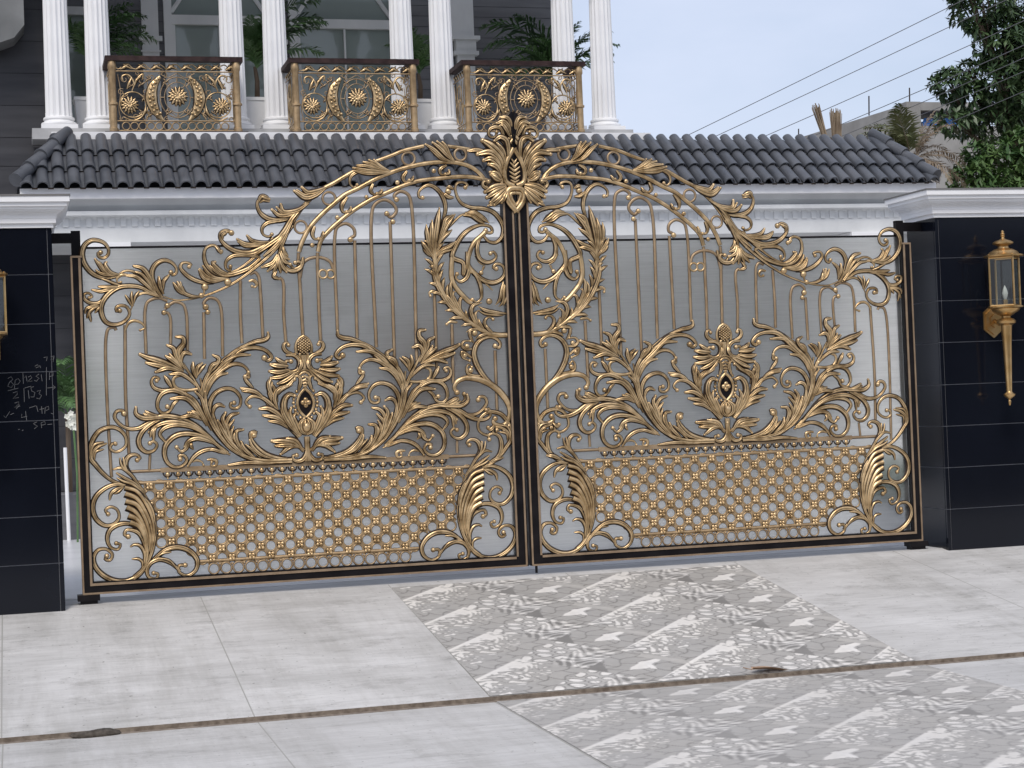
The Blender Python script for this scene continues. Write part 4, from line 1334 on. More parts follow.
    if fx < 0:
        mb = MB(); mb.tube([(0.052, -0.02, 0.06), (0.052, -0.02, ZF + 0.01)], 0.010, 8); fin(mb, 'drop_bolt', BLACK)
    return tag(T, label, 'gate', 'leaves of the gold scrollwork gate')
gate_leaf(1.0, 'left leaf of the gold scrollwork gate, hinged at the chalk-marked pillar')
gate_leaf(-1.0, 'right leaf of the gold scrollwork gate, hinged at the pillar with whole lantern')

# ------------------------------------------------------------------ wall lanterns
def lantern(x, yw, label):
    y = yw - 0.20
    t = empty('wall_lantern', (x, y, 1.8))
    def fin(mb, name, m, smooth=True, parent=t):
        mb.v = [(a - x, b_ - y, c - 1.8) for a, b_, c in mb.v]
        return mb.build(name, m, parent, smooth, 40)
    zt, zb = 2.180, 1.800
    h = 0.128
    mb = MB()     # finial and roof
    mb.lathe([(0.150, 0.0), (0.152, 0.012), (0.120, 0.020), (0.105, 0.040), (0.070, 0.060), (0.045, 0.066), (0.040, 0.082), (0.052, 0.090), (0.078, 0.100), (0.080, 0.112), (0.060, 0.124), (0.030, 0.134), (0.014, 0.142), (0.012, 0.152), (0.018, 0.160), (0.012, 0.168), (0.018, 0.176), (0.010, 0.186), (0.013, 0.196), (0.004, 0.206)], x, y, zt, 24)
    fin(mb, 'roof_finial', BRASS)
    mb = MB()     # cage: four corner posts, top and bottom rims (square set diagonally)
    cs = [(x, y - h), (x + h, y), (x, y + h), (x - h, y)]
    for cx, cy in cs: mb.tube([(cx, cy, zb - 0.015), (cx, cy, zt + 0.022)], 0.0085, 6)
    for i in range(4):
        a, b_ = cs[i], cs[(i + 1) % 4]
        for z in (zb, zt - 0.006): mb.tube([(a[0], a[1], z), (b_[0], b_[1], z)], 0.0095, 6)
    fin(mb, 'cage', BRASS)
    for i in range(4):
        a, b_ = cs[i], cs[(i + 1) % 4]
        mb = MB(); mb.poly([(a[0], a[1], zb + .008), (b_[0], b_[1], zb + .008), (b_[0], b_[1], zt - .014), (a[0], a[1], zt - .014)])
        fin(mb, 'glass_pane', CLEARG, False)
    mb = MB()
    mb.lathe([(0.016, 0), (0.018, 0.045), (0.012, 0.05)], x, y, zb, 12, 0)
    bb = fin(mb, 'bulb_socket', BRASS)
    mb = MB(); mb.lathe([(0.010, 0.0), (0.020, 0.028), (0.023, 0.048), (0.017, 0.075), (0.007, 0.10), (0.002, 0.11)], x, y, zb + 0.05, 14)
    fin(mb, 'bulb', BULB, True, bb)
    mb = MB()     # cup, knop and tapered torch stem
    mb.lathe([(0.005, -0.770), (0.010, -0.755), (0.012, -0.735), (0.006, -0.725), (0.020, -0.715), (0.044, -0.695), (0.046, -0.685), (0.024, -0.668), (0.022, -0.66), (0.034, -0.30), (0.042, -0.16), (0.044, -0.150), (0.070, -0.135), (0.074, -0.118), (0.060, -0.100), (0.034, -0.092), (0.036, -0.080), (0.060, -0.066), (0.100, -0.040), (0.110, -0.022), (0.135, -0.014), (0.135, -0.004)], x, y, zb, 20)
    fin(mb, 'torch_stem', BRASS)
    mb = MB()     # hexagonal wall plate and arm
    zc = 1.695
    for (r, y0_, y1_) in ((0.135, yw - 0.012, yw - 0.001), (0.110, yw - 0.024, yw - 0.012), (0.055, yw - 0.036, yw - 0.024)):
        mb.prism([(x + r * math.cos(PI / 2 + PI / 3 * k) * 0.72, zc + r * math.sin(PI / 2 + PI / 3 * k)) for k in range(6)], y0_, y1_)
    mb.tube([(x, yw - 0.03, zc), (x, yw - 0.10, zc - 0.03), (x, y + 0.05, zc - 0.015), (x, y, zc + 0.005)], 0.016, 8)
    fin(mb, 'wall_plate', BRASS, False)
    return tag(t, label, 'lantern', 'brass wall lanterns on the gate pillars')
lantern(3.815, -0.135, 'brass torch-shaped wall lantern, whole, on the pillar right of the gate')
lantern(-3.770, -0.17, 'brass wall lantern cut off by the photo edge, above the chalk writing')

# ------------------------------------------------------------------ house
H = empty('house', (1.5, 8.5, ZF))
def hp(mb, name, m, smooth=False, parent=None, angle=40):
    mb.v = [(a - 1.5, b_ - 8.5, c - ZF) for a, b_, c in mb.v]
    o = mb.build(name, m, H, smooth, angle)
    if parent is not None:
        o.parent = parent
    return o
tag(H, 'white columned house with gold balconies and slate-tiled porch behind the gate', 'house')

# porch roof of barrel tiles
EZ, RZ, EY, RY = 3.705, 4.350, 7.0, 7.85
EX0, EX1, RX0, RX1 = -3.50, 7.30, -2.94, 6.93
mb = MB()
mb.poly([(EX0, EY + .02, EZ - .02), (EX1, EY + .02, EZ - .02), (RX1, RY, RZ - .03), (RX0, RY, RZ - .03)], 0)
mb.poly([(EX0, 9.5, EZ - .02), (EX0, EY + .02, EZ - .02), (RX0, RY, RZ - .03), (RX0, 9.5, RZ - .03)], 0)
mb.poly([(EX1, EY + .02, EZ - .02), (EX1, 9.5, EZ - .02), (RX1, 9.5, RZ - .03), (RX1, RY, RZ - .03)], 0)
PIT = 0.1665
rng = random.Random(4)
dy, dz = RY - EY, RZ - EZ
sl_ = math.hypot(dy, dz); ty, tz = dy / sl_, dz / sl_; ny_, nz_ = -tz, ty
def barrel(xc, s0, s1, r0, r1, lift, cx=0.0):
    n = 8; b_ = len(mb.v)
    for (s, r, l) in ((s0, r0, lift), (s1, r1, lift * 0.35)):
        for k in range(n + 1):
            a = PI * k / n
            hx = -r * math.cos(a); hh = r * 0.95 * math.sin(a) + l
            mb.v.append((xc + hx, EY + ty * s + ny_ * hh, EZ - .02 + tz * s + nz_ * hh))
    for k in range(n): mb.face((b_ + k, b_ + k + 1, b_ + n + 2 + k, b_ + n + 1 + k), 0)
    # thickness at the lower lip
    b2 = len(mb.v)
    for k in range(n + 1):
        a = PI * k / n; r = r0 * 0.78
        hx = -r * math.cos(a); hh = r * 0.95 * math.sin(a) + lift
        mb.v.append((xc + hx, EY + ty * s0 + ny_ * hh, EZ - .02 + tz * s0 + nz_ * hh))
    for k in range(n): mb.face((b2 + k, b2 + k + 1, b_ + k + 1, b_ + k), 0)
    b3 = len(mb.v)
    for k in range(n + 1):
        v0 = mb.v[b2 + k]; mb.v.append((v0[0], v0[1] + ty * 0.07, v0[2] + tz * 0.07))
    for k in range(n): mb.face((b2 + k + 1, b2 + k, b3 + k, b3 + k + 1), 1)  # inside of the roll painted dark as the course shadow
nrow = 3
for i in range(68):
    xc = EX0 + 0.10 + PIT * i
    for r in range(nrow):
        s0 = -0.05 + r * sl_ / nrow; s1 = (r + 1) * sl_ / nrow + 0.03
        f = (s0 + s1) / 2 / sl_
        if xc < EX0 + (RX0 - EX0) * f - 0.03 or xc > EX1 + (RX1 - EX1) * f + 0.03: continue
        j = rng.uniform(-.004, .004)
        barrel(xc + j, s0 + rng.uniform(-.006, .006), s1, 0.071, 0.060, 0.045)
# shallow pans between the rolls
for i in range(68):
    xc = EX0 + 0.10 + PIT * (i + 0.5)
    for r in range(nrow):
        s0 = -0.03 + r * sl_ / nrow; s1 = (r + 1) * sl_ / nrow
        f = (s0 + s1) / 2 / sl_
        if xc < EX0 + (RX0 - EX0) * f or xc > EX1 + (RX1 - EX1) * f: continue
        p = lambda dx, s, h: (xc + dx, EY + ty * s + ny_ * h, EZ - .02 + tz * s + nz_ * h)
        mb.poly([p(-.03, s0, .022), p(.03, s0, .022), p(.03, s1, .008), p(-.03, s1, .008)], 0)
        mb.poly([p(-.03, s0, .002), p(.03, s0, .002), p(.03, s0, .022), p(-.03, s0, .022)], 1)  # riser painted dark for the shade under the pan edge
roof = hp(mb, 'tiled_roof', [TILE_R, PATINA_SHADE], True)
# hip ridges
for (xa, xb, sgn) in ((EX0, RX0, 1), (EX1, RX1, -1)):
    mb = MB()
    A = Vector((xa, EY - .02, EZ)); B_ = Vector((xb, RY, RZ))
    for k in range(4):
        p0 = A.lerp(B_, k / 4 - 0.02); p1 = A.lerp(B_, (k + 1) / 4 + 0.03)
        up = Vector((0, 0, 0.058))
        mb.tube([p0 + up + Vector((0, 0, .018)), p1 + up - Vector((0, 0, .004))], 0.078, 14, 0, 0.066)
    hp(mb, 'hip_ridge', TILE_R, True, roof)
    roofc = roof
# the two ridges are written in house coordinates like the roof itself
# fascia and entablature
mb = MB()
mb.box(-3.47, 7.03, 3.575, 7.33, 7.10, 3.690)
hp(mb, 'fascia_board', WHITE)
mb = MB()
prof = [(7.10, 3.60), (7.16, 3.58), (7.19, 3.52), (7.25, 3.455), (7.25, 3.452), (7.13, 3.45), (7.13, 3.405), (7.22, 3.40), (7.24, 3.37), (7.24, 3.12), (7.60, 3.12), (7.60, 3.60)]
b0 = len(mb.v)
mb.sweep_profile_x(prof, -3.46, 7.32)
mb.poly([(-3.46, y, z) for y, z in reversed(prof)]); mb.poly([(7.32, y, z) for y, z in prof])
for k in range(88):
    x = -3.40 + k * 0.122
    mb.box(x, 7.226, 3.290, x + 0.062, 7.239, 3.392)
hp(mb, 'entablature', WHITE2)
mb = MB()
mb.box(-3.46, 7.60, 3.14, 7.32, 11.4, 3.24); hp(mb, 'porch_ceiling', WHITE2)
# porch pillars with small capitals
for xc in (-2.62, 6.56):
    mb = MB()
    mb.box(xc - .23, 7.27, ZF, xc + .23, 7.73, 2.98)
    mb.box(xc - .24, 7.26, 2.98, xc + .24, 7.74, 3.02)
    mb.box(xc - .265, 7.235, 3.02, xc + .265, 7.765, 3.07)
    mb.box(xc - .295, 7.205, 3.07, xc + .295, 7.795, 3.117)
    hp(mb, 'porch_pillar', WHITE)
# ground floor back wall with doorway, dark tiled flank
mb = MB()
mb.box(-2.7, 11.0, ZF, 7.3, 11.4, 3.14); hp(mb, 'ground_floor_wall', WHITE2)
mb = MB()
mb.box(1.2, 10.95, ZF, 2.6, 11.0, 2.4); d_ = hp(mb, 'entrance_door', mat('door_wood', (0.16, 0.11, 0.075), 0.4, 0, .5, (0.22, 0.155, 0.11), 6, stretch=(1, 1, .2)))
mb = MB()
mb.box(7.05, 7.6, ZF, 7.3, 11.0, 3.14); hp(mb, 'porch_side_wall', WHITE2)
mb = MB()
mb.box(-6.5, 8.9, ZF, -2.7, 9.2, 4.40)
mb.box(-6.5, 9.2, 4.40, -3.0, 9.5, 7.75)
g0 = len(mb.f)
for k in range(1, 19):
    z = k * 0.38
    if z < 4.35: mb.box(-6.5, 8.897, z, -2.7, 8.900, z + .004, 1)
    else: mb.box(-6.5, 9.197, z, -3.0, 9.200, z + .004, 1)
hp(mb, 'dark_tiled_wing', [mat('charcoal_wall_tile', (0.036, 0.036, 0.041), 0.4, 0, .4, (0.055, 0.055, 0.060), 3, stretch=(.4, .4, 3)), BLACK])
mb = MB()
mb.prism([(-6.5, 5.58), (-3.62, 5.58), (-3.46, 5.64), (-3.34, 5.79), (-3.335, 7.2), (-6.5, 7.2)], 8.7, 9.19)
hp(mb, 'bay_window', mat('grey_render', (0.13, 0.135, 0.135), 0.7, 0, .4, (0.20, 0.205, 0.205), 2))
# balcony slab
mb = MB()
mb.box(-3.10, 7.90, 4.25, 3.98, 11.0, 4.428)
hp(mb, 'balcony_slab', WHITE)
for (a, b_) in ((-3.30, -2.35), (-1.22, -0.25), (0.84, 1.84), (2.93, 3.95)):
    mb = MB(); mb.box(a, 8.44, 4.428, b_, 8.96, 4.553); hp(mb, 'plinth', STONE)
mb = MB(); mb.box(-6.2, 10.5, 4.40, 3.72, 10.9, 7.75)
for k in range(18): mb.box(-6.2, 10.497, 4.7 + k * .14, 3.72, 10.5, 4.704 + k * .14, 1)
hp(mb, 'upper_wall', [DARKW, BLACK])
mb = MB(); mb.box(-3.3, 8.38, 6.62, 4.05, 9.02, 6.90); mb.box(-6.6, 8.2, 7.75, 4.3, 11.2, 8.1); hp(mb, 'unseen_upper_entablature', WHITE)  # unseen; gap below the slab shaped to let sky light onto the balcony

# fluted columns
def column_mesh():
    mb = MB()
    R_ = 0.150
    shaft = [(R_ * 1.02, 0.0), (R_ * 1.02, 0.05)] + [(R_ * (1 - 0.10 * t), 0.05 + 1.50 * t) for t in [i / 8 for i in range(9)]] + [(R_ * 0.90, 1.60)]
    mb.lathe(shaft, 0, 0, 0.165, 96, 0, 0.11, 16)
    return mb
def col_extra():
    base = MB()
    base.box(-.205, -.205, 0, .205, .205, .055)
    base.lathe([(0.195, .055), (0.205, .075), (0.200, .095), (0.175, .105), (0.165, .12), (0.180, .135), (0.176, .155), (0.155, .165)], 0, 0, 0, 32)
    cap = MB()
    z = 1.765
    cap.lathe([(0.136, z), (0.150, z + .01), (0.150, z + .03), (0.136, z + .04), (0.145, z + .10), (0.185, z + .22), (0.215, z + .25)], 0, 0, 0, 32)
    for ring_, (rr, zz, sc_) in enumerate(((0.15, z + .06, .05), (0.165, z + .14, .06))):
        for k in range(12):
            a = 2 * PI * (k + 0.5 * ring_) / 12
            px, py = rr * math.cos(a), rr * math.sin(a)
            cap.tube([(px, py, zz - .03), (px * 1.05, py * 1.05, zz + .03), (px * 1.18, py * 1.18, zz + .05), (px * 1.22, py * 1.22, zz + .03)], 0.022, 6, 0, 0.012)
    cap.box(-.22, -.22, z + .25, .22, .22, z + .29)
    return base, cap
c0 = column_mesh().build('column', WHITE, None, True, 60)
bs_, cp_ = col_extra()
b0o = bs_.build('column_base', WHITE, c0, True, 40)
c0o = cp_.build('capital', WHITE, c0, True, 40)
YC = 8.70
for i, xc in enumerate((-2.990, -2.525, -0.965, -0.452, 1.095, 1.592, 3.160, 3.664)):
    if i == 0: c_ = c0; kids = []
    else:
        c_ = c0.copy(); C.objects.link(c_)
        for ch in (b0o, c0o):
            k = ch.copy(); C.objects.link(k); k.parent = c_
    c_.parent = H
    c_.location = (xc - 1.5, YC - 8.5, 4.553 - ZF)
for i in range(8): pass

# windows on the balcony wall
def window(x0, x1, z0, zt, ztop):
    mb = MB(); y = 10.42
    for (a, b_, c, d) in ((x0, x0 + .10, z0, ztop), (x1 - .10, x1, z0, ztop), (x0 + .1, x1 - .1, zt, zt + .12)):
        mb.box(a, y, c, b_, y + .08, d)
    mb.box(x0 + .1, y + .02, z0, x0 + .14, y + .08, zt); mb.box((x0 + x1) / 2 - .012, y + .02, z0, (x0 + x1) / 2 + .012, y + .078, zt)
    mb.box(x0 - .28, y + .01, z0, x0 - .07, y + .08, ztop); mb.box(x0 - .32, y - .03, zt - .22, x0 - .03, y + .008, zt - .16); mb.box(x0 - .30, y - .02, zt - .36, x0 - .05, y + .008, zt - .34)
    # sloped glazing bars of the fanlight
    mb.tube([(x0 + .1, y + .05, zt + .16), (x0 + .1 + (x1 - x0) * .45, y + .05, ztop)], 0.03, 6)
    mb.tube([(x1 - .1, y + .05, zt + .16), (x1 - .1 - (x1 - x0) * .45, y + .05, ztop)], 0.03, 6)
    f = hp(mb, 'window', WHITE2)
    mb = MB(); mb.poly([(x0 + .1, y + .06, z0), (x1 - .1, y + .06, z0), (x1 - .1, y + .06, ztop), (x0 + .1, y + .06, ztop)])
    hp(mb, 'pane', GLASSW, False, f)
window(-1.60, -0.20, 4.43, 6.20, 7.3)
window(0.0, 1.45, 4.43, 6.18, 7.3)
mb = MB(); y = 10.42
for (a, b_) in ((-2.87, -2.79), (-2.52, -2.45)): mb.box(a, y, 4.55, b_, y + .08, 6.6)
mb.box(-2.79, y, 6.3, -2.52, y + .08, 6.4); mb.box(-2.79, y + .03, 5.20, -2.52, y + .07, 5.23)
f = hp(mb, 'window', WHITE2)
mb = MB(); mb.poly([(-2.79, y + .06, 4.55), (-2.52, y + .06, 4.55), (-2.52, y + .06, 6.3), (-2.79, y + .06, 6.3)]); hp(mb, 'pane', GLASSW, False, f)
mb = MB()
mb.box(2.22, 10.40, 4.55, 2.46, 10.5, 5.85); mb.box(2.17, 10.36, 5.85, 2.51, 10.5, 5.90); mb.box(2.20, 10.38, 5.90, 2.48, 10.5, 6.05); mb.box(2.15, 10.34, 6.05, 2.53, 10.5, 6.10); mb.box(2.10, 10.39, 6.10, 2.46, 10.5, 7.3)
hp(mb, 'pilaster', WHITE2)

# gold balcony railings
def railing(x0, x1, yf, yb, zb):
    """built once, at its own origin: centre of the front, floor level"""
    hw = (x1 - x0) / 2; ht = 0.805
    root = MB()
    # posts
    for x in (-hw + .045, hw - .045):
        root.lathe([(0.050, 0.0), (0.050, .04), (0.040, .05), (0.040, .30), (0.055, .31), (0.055, .33), (0.040, .34), (0.038, .70), (0.048, .72), (0.048, .76), (0.040, ht)], x, 0, 0, 12)
    for z in (0.016, 0.126, 0.692): root.tube([(-hw + .06, 0, z), (hw - .06, 0, z)], 0.008, 6)
    for x in (-hw + .03, hw - .03):
        for z in (0.016, 0.126, 0.692): root.tube([(x, 0, z), (x, yb - yf, z)], 0.008, 6)
    r_ = root.build('balcony_railing', LATG, H, True, 40)
    mb = MB(); mb.box(-hw - .03, -.05, ht, hw + .03, .05, ht + .055); mb.box(-hw - .03, .05, ht, -hw + .07, yb - yf, ht + .054); mb.box(hw - .07, .05, ht, hw + .03, yb - yf, ht + .054)
    mb.build('handrail', HANDR, r_, False)
    mb = MB(); mb.box(-hw - .06, -.09, -.030, hw + .06, yb - yf, -.002); mb.build('base_ledge', HANDR, r_, False)
    S_ = 0.001655; k2 = lambda x, y: ((x - 505) * S_, (570 - y) * S_ * 1.02)
    def flower(x, z, R):
        mb = MB()
        for ring_, (n, rr, ln) in enumerate(((14, .46, .54), (12, .30, .44), (8, .10, .34))):
            for k in range(n):
                a = 2 * PI * (k + .5 * ring_) / n; c, s = math.cos(a), math.sin(a)
                p = [(x + R * rr * c * .4, z + R * rr * s * .4), (x + R * (rr + ln * .5) * c, z + R * (rr + ln * .5) * s), (x + R * (rr + ln) * c, z + R * (rr + ln) * s)]
                mb.stroke(p, [R * .10, R * .17, R * .06], -.012 - .010 * ring_, flame=True)
        mb.build('flower', [GOLD, PATINA_SHADE], r_)
    flower(*k2(520, 330), 0.115); flower(*k2(195, 390), 0.10); flower(*k2(815, 395), 0.10)
    mb = MB()
    cx, cz = k2(518, 335)
    mb.ring(cx, cz, 0.195, .006, 0, 36, Rz=.232); mb.ring(cx, cz, 0.145, .005, 0, 36, Rz=.175)
    for a in range(8):
        t = a * PI / 4; mb.stroke([(cx + .15 * math.cos(t), cz + .18 * math.sin(t)), (cx + .19 * math.cos(t), cz + .228 * math.sin(t))], [.006, .006], 0, dense=True)
    mb.build('oval_frame', [BRONZE, PATINA_SHADE], r_)
    for sgn in (1, -1):
        mb = MB(); m_ = lambda x, y: ((505 + sgn * (x - 505) + (13 if sgn < 0 else 13) - 13) * 1.0, y)
        q = lambda L_: [k2(*m_(*p)) for p in L_]
        pts = q([(405, 195), (355, 265), (340, 340), (362, 420), (415, 492)])
        mb.stroke(pts, [.016, .050, .064, .050, .014], -.004, hk=.45)
        for e in range(9):
            t = .12 + .76 * e / 8; pp, ww = spline(pts, [0] * 5); px, pz = pp[int(t * (len(pp) - 1))]
            mb.dome(px - sgn * .018, pz, .017, -.030, n=8, rings=2); mb.dome(px + sgn * .018, pz + .02, .017, -.030, n=8, rings=2)
        mb.build('crescent_wreath', [GOLD, PATINA_SHADE], r_)
        mb = MB(); c = k2(*m_(215, 385)); mb.ring(c[0], c[1], .145, .007, 0, 28)
        for L_, w_ in (([(212, 295), (228, 240), (190, 185), (150, 195), (155, 225)], .009), ([(222, 270), (255, 205), (290, 180), (285, 215)], .010), ([(300, 420), (320, 450), (300, 480)], .008), ([(150, 470), (220, 492), (300, 440), (322, 380)], .009), ([(160, 330), (140, 360), (150, 420)], .010)):
            mb.stroke(q(L_), [w_ * (.6 + .6 * math.sin(PI * i / (len(L_) - 1))) for i in range(len(L_))], 0)
        for L_ in ([(180, 280), (195, 240), (215, 200)], [(230, 255), (245, 220), (275, 195)], [(270, 470), (295, 430), (300, 390)]):
            mb.stroke(q(L_), [.010, .020, .005], -.003, flame=True)
        mb.build('side_scroll', [GOLD, PATINA_SHADE], r_)
    mb = MB()
    pts = [k2(100 + 800 * i / 32, 128 + 18 * math.sin(i * PI / 2.2)) for i in range(33)]
    mb.stroke(pts, [.006] * 33, 0)
    for i in range(8):
        x = 140 + i * 102
        mb.stroke([k2(x, 148), k2(x + 25, 135), k2(x + 55, 108)], [.008, .022, .004], -.003, flame=True)
        mb.stroke([k2(x + 20, 112), k2(x + 45, 130), k2(x + 80, 145)], [.006, .018, .004], -.002, flame=True)
    mb.build('leaf_frieze', [GOLD, PATINA_SHADE], r_)
    # fine filigree behind the large ornaments
    def curl(mb, x, z, R, a0, sg, w_=.0048):
        pts = [(x + R * (1 - .75 * i / 16) * math.cos(a0 + sg * i * .46), z + R * (1 - .75 * i / 16) * math.sin(a0 + sg * i * .46)) for i in range(17)]
        mb.stroke(pts, [w_] * 17, .002, dense=True)
    for sg in (1, -1):
        mb = MB()
        for (x, y, R, a0) in ((165, 215, .055, 0), (290, 220, .05, 2), (300, 300, .04, 4), (140, 300, .04, 1), (300, 470, .05, .5), (345, 200, .045, 3), (430, 180, .04, 5), (150, 480, .045, 2.5), (255, 175, .03, 1), (385, 470, .03, 2), (230, 470, .05, 4.2), (440, 485, .035, 1.2)):
            if 1:
                xx = x if sg > 0 else 1010 + 26 - x
                c = k2(xx, y); curl(mb, c[0], c[1], R, a0 if sg > 0 else PI - a0, sg)
        if 1:
            for L_ in ([(120, 180), (135, 300), (120, 420), (135, 490)], [(330, 180), (318, 260), (330, 330)], [(320, 430), (335, 470), (325, 492)], [(455, 210), (470, 260), (520, 275)], [(470, 430), (500, 455), (518, 465)], [(395, 170), (455, 200), (518, 172)]):
                mb.stroke([k2(p[0] if sg > 0 else 1036 - p[0], p[1]) for p in L_], [.0045] * len(L_), .002)
            for (x, y) in ((205, 260), (275, 250), (325, 215), (165, 330), (295, 345), (270, 440), (455, 440), (440, 230), (340, 450)):
                for a in (0.4, 1.8, 3.6):
                    c = k2(x if sg > 0 else 1036 - x, y)
                    mb.stroke([c, (c[0] + .022 * math.cos(a) * sg, c[1] + .022 * math.sin(a)), (c[0] + .045 * math.cos(a + .4) * sg, c[1] + .045 * math.sin(a + .4))], [.006, .012, .003], 0, flame=True)
        mb.build('filigree', [BRONZE, PATINA_SHADE], r_)
    mb = MB()
    for i in range(13): c = k2(165 + i * 56, 530); mb.ring(c[0], c[1], .043, .0065, 0, 18)
    mb.build('ring_row', [LATG, PATINA_SHADE], r_)
    for sgn in (-1, 1):
        mb = MB()
        for z, R in ((.30, .15), (.52, .10)): 
            for (yo, s_) in ((.34, 1),):
                mb.ring(yo, z, R, .010, 0, 20)
        for k in range(5):
            mb.stroke([(.12 + .1 * k, .13), (.16 + .08 * k, .35), (.10 + .12 * k, .66)], [.007, .012, .006], 0)
        for k in range(6): mb.ring(.10 + .095 * k, .065, .043, .007, 0, 14)
        for k in range(5): mb.stroke([(.1 + .1 * k, .70), (.14 + .1 * k, .74), (.19 + .1 * k, .77)], [.008, .02, .004], 0, flame=True)
        x_ = sgn * (hw - .03)
        mb.v = [(x_ + yy_, xx_, zz_) for xx_, yy_, zz_ in mb.v]
        mb.build('side_panel', [GOLD, PATINA_SHADE], r_)
    return r_
r0 = railing(-2.448, -0.961, 8.0, 8.62, 4.475)
for i, xc in enumerate((-1.712, 0.366, 2.424)):
    if i == 0: o = r0
    else:
        o = r0.copy(); C.objects.link(o); o.parent = H
        for ch in list(r0.children):
            k = ch.copy(); C.objects.link(k); k.parent = o
    o.location = (xc - 1.5, 8.0 - 8.5, 4.440 - ZF)

# ------------------------------------------------------------------ plants
def frond(mb, base, az, length, lift, droop, n=34, wl=0.030, ll=0.34, mi=0, rng=random, stem=1):
    """feather leaf: arching stalk with two ranks of narrow leaflets"""
    pts = []
    d = Vector((math.cos(az), math.sin(az), 0)); p = Vector(base); el = lift
    for i in range(n + 1):
        pts.append(p.copy())
        p = p + (d * math.cos(el) + Vector((0, 0, 1)) * math.sin(el)) * (length / n)
        el -= droop / n * (0.4 + 1.2 * i / n)
    mb.tube(pts, 0.009 * length, 5, stem, 0.002)
    side = Vector((-d.y, d.x, 0))
    for i in range(4, n + 1):
        t = i / n
        fwd = (pts[min(i + 1, n)] - pts[i - 1]).normalized()
        up = side.cross(fwd).normalized()
        L_ = ll * length * (math.sin(PI * min(1, .18 + .82 * t) ** 1.0) * .85 + .22) * rng.uniform(.85, 1.1)
        for s in (-1, 1):
            dr = (side * s * rng.uniform(.75, .95) + fwd * rng.uniform(.45, .75) + up * rng.uniform(-.25, .25)).normalized()
            mid = pts[i] + dr * L_ * .5 + Vector((0, 0, .012))
            tip = pts[i] + dr * L_ + Vector((0, 0, -.18 * L_))
            wv = fwd.cross(dr).cross(dr).normalized() * wl * length * .5
            mb.poly([pts[i] - wv * .4, mid - wv, tip, mid + wv, pts[i] + wv * .4][:5], mi)
def potted_palm(x, y, z, label, seed, fr, trunk=0.25):
    rng = random.Random(seed)
    t = empty('potted_palm', (x, y, z))
    mb = MB()
    mb.box(-.15, -.15, 0, .15, .15, .03)
    b = len(mb.v); mb.v += [(-.13, -.13, .03), (.13, -.13, .03), (.13, .13, .03), (-.13, .13, .03), (-.17, -.17, .56), (.17, -.17, .56), (.17, .17, .56), (-.17, .17, .56)]
    for q in ((0, 1, 5, 4), (1, 2, 6, 5), (2, 3, 7, 6), (3, 0, 4, 7)): mb.face([b + i for i in q])
    mb.box(-.18, -.18, .56, .18, .18, .60)
    mb.build('planter', WHITE, t, False)
    mb = MB(); mb.tube([(0, 0, .55), (.01, .0, .62 + trunk * .5), (-.01, .01, .60 + trunk)], 0.035, 8, 0, 0.022); mb.build('trunk', BARK, t)
    mb = MB()
    for (az, ln, li, dr) in fr: frond(mb, (0, 0, .58 + trunk), rad(az), ln, rad(li), rad(dr), rng=rng)
    mb.build('fronds', [PALM_G, PALM_G], t, True)
    return tag(t, label, 'palm', 'palms in white planters on the balcony')
F1 = [(0, 1.0, 75, 95), (10, .9, 60, 70), (350, .95, 82, 80), (20, .8, 45, 60), (0, .95, 55, 95), (30, .8, 62, 80), (330, .9, 70, 85), (70, .7, 70, 70), (120, .8, 72, 60), (200, .7, 78, 60), (260, .6, 72, 70), (300, .7, 80, 60), (15, .75, 35, 70), (345, .7, 45, 90)]
potted_palm(-2.62, 9.25, 4.43, 'potted palm on the balcony between the two leftmost white columns', 1, F1, 0.45)
F2 = [(355, 1.25, 80, 90), (5, 1.0, 56, 60), (0, 1.15, 72, 95), (350, 1.1, 62, 80), (10, .95, 40, 70), (180, .6, 82, 40), (90, .8, 80, 40), (270, .5, 82, 40), (45, .9, 84, 50), (320, .7, 84, 50), (0, .8, 88, 30), (135, .7, 80, 50), (225, .5, 70, 70), (0, .5, 86, 40), (60, .6, 86, 30), (300, .6, 80, 60), (240, .55, 84, 60), (150, .45, 75, 90)]
potted_palm(-0.62, 9.20, 4.43, 'potted palm between second pair of columns, fronds arching over the middle railing', 2, F2, 0.4)
F3 = [(0, .6, 80, 70), (60, .7, 80, 60), (180, .6, 75, 90), (240, .6, 80, 60), (300, .6, 72, 80), (120, .8, 82, 40), (200, .8, 84, 50), (30, .5, 60, 90)]
potted_palm(1.43, 9.25, 4.43, 'potted palm behind third pair of columns, between middle and right railings', 3, F3, 0.35)
F4 = [(180, 1.4, 74, 100), (185, 1.1, 84, 70), (0, 1.1, 78, 90), (350, 1.0, 62, 80), (180, 1.25, 66, 110), (170, 1.0, 50, 90), (195, .9, 60, 80), (0, .95, 66, 100), (20, .9, 80, 80), (340, .8, 50, 80), (90, .8, 82, 60), (220, .8, 74, 80), (10, .9, 88, 50), (150, .8, 40, 70), (300, .6, 80, 60)]
potted_palm(3.36, 9.55, 4.43, 'potted palm by the two rightmost columns, partly against the sky', 4, F4, 0.3)

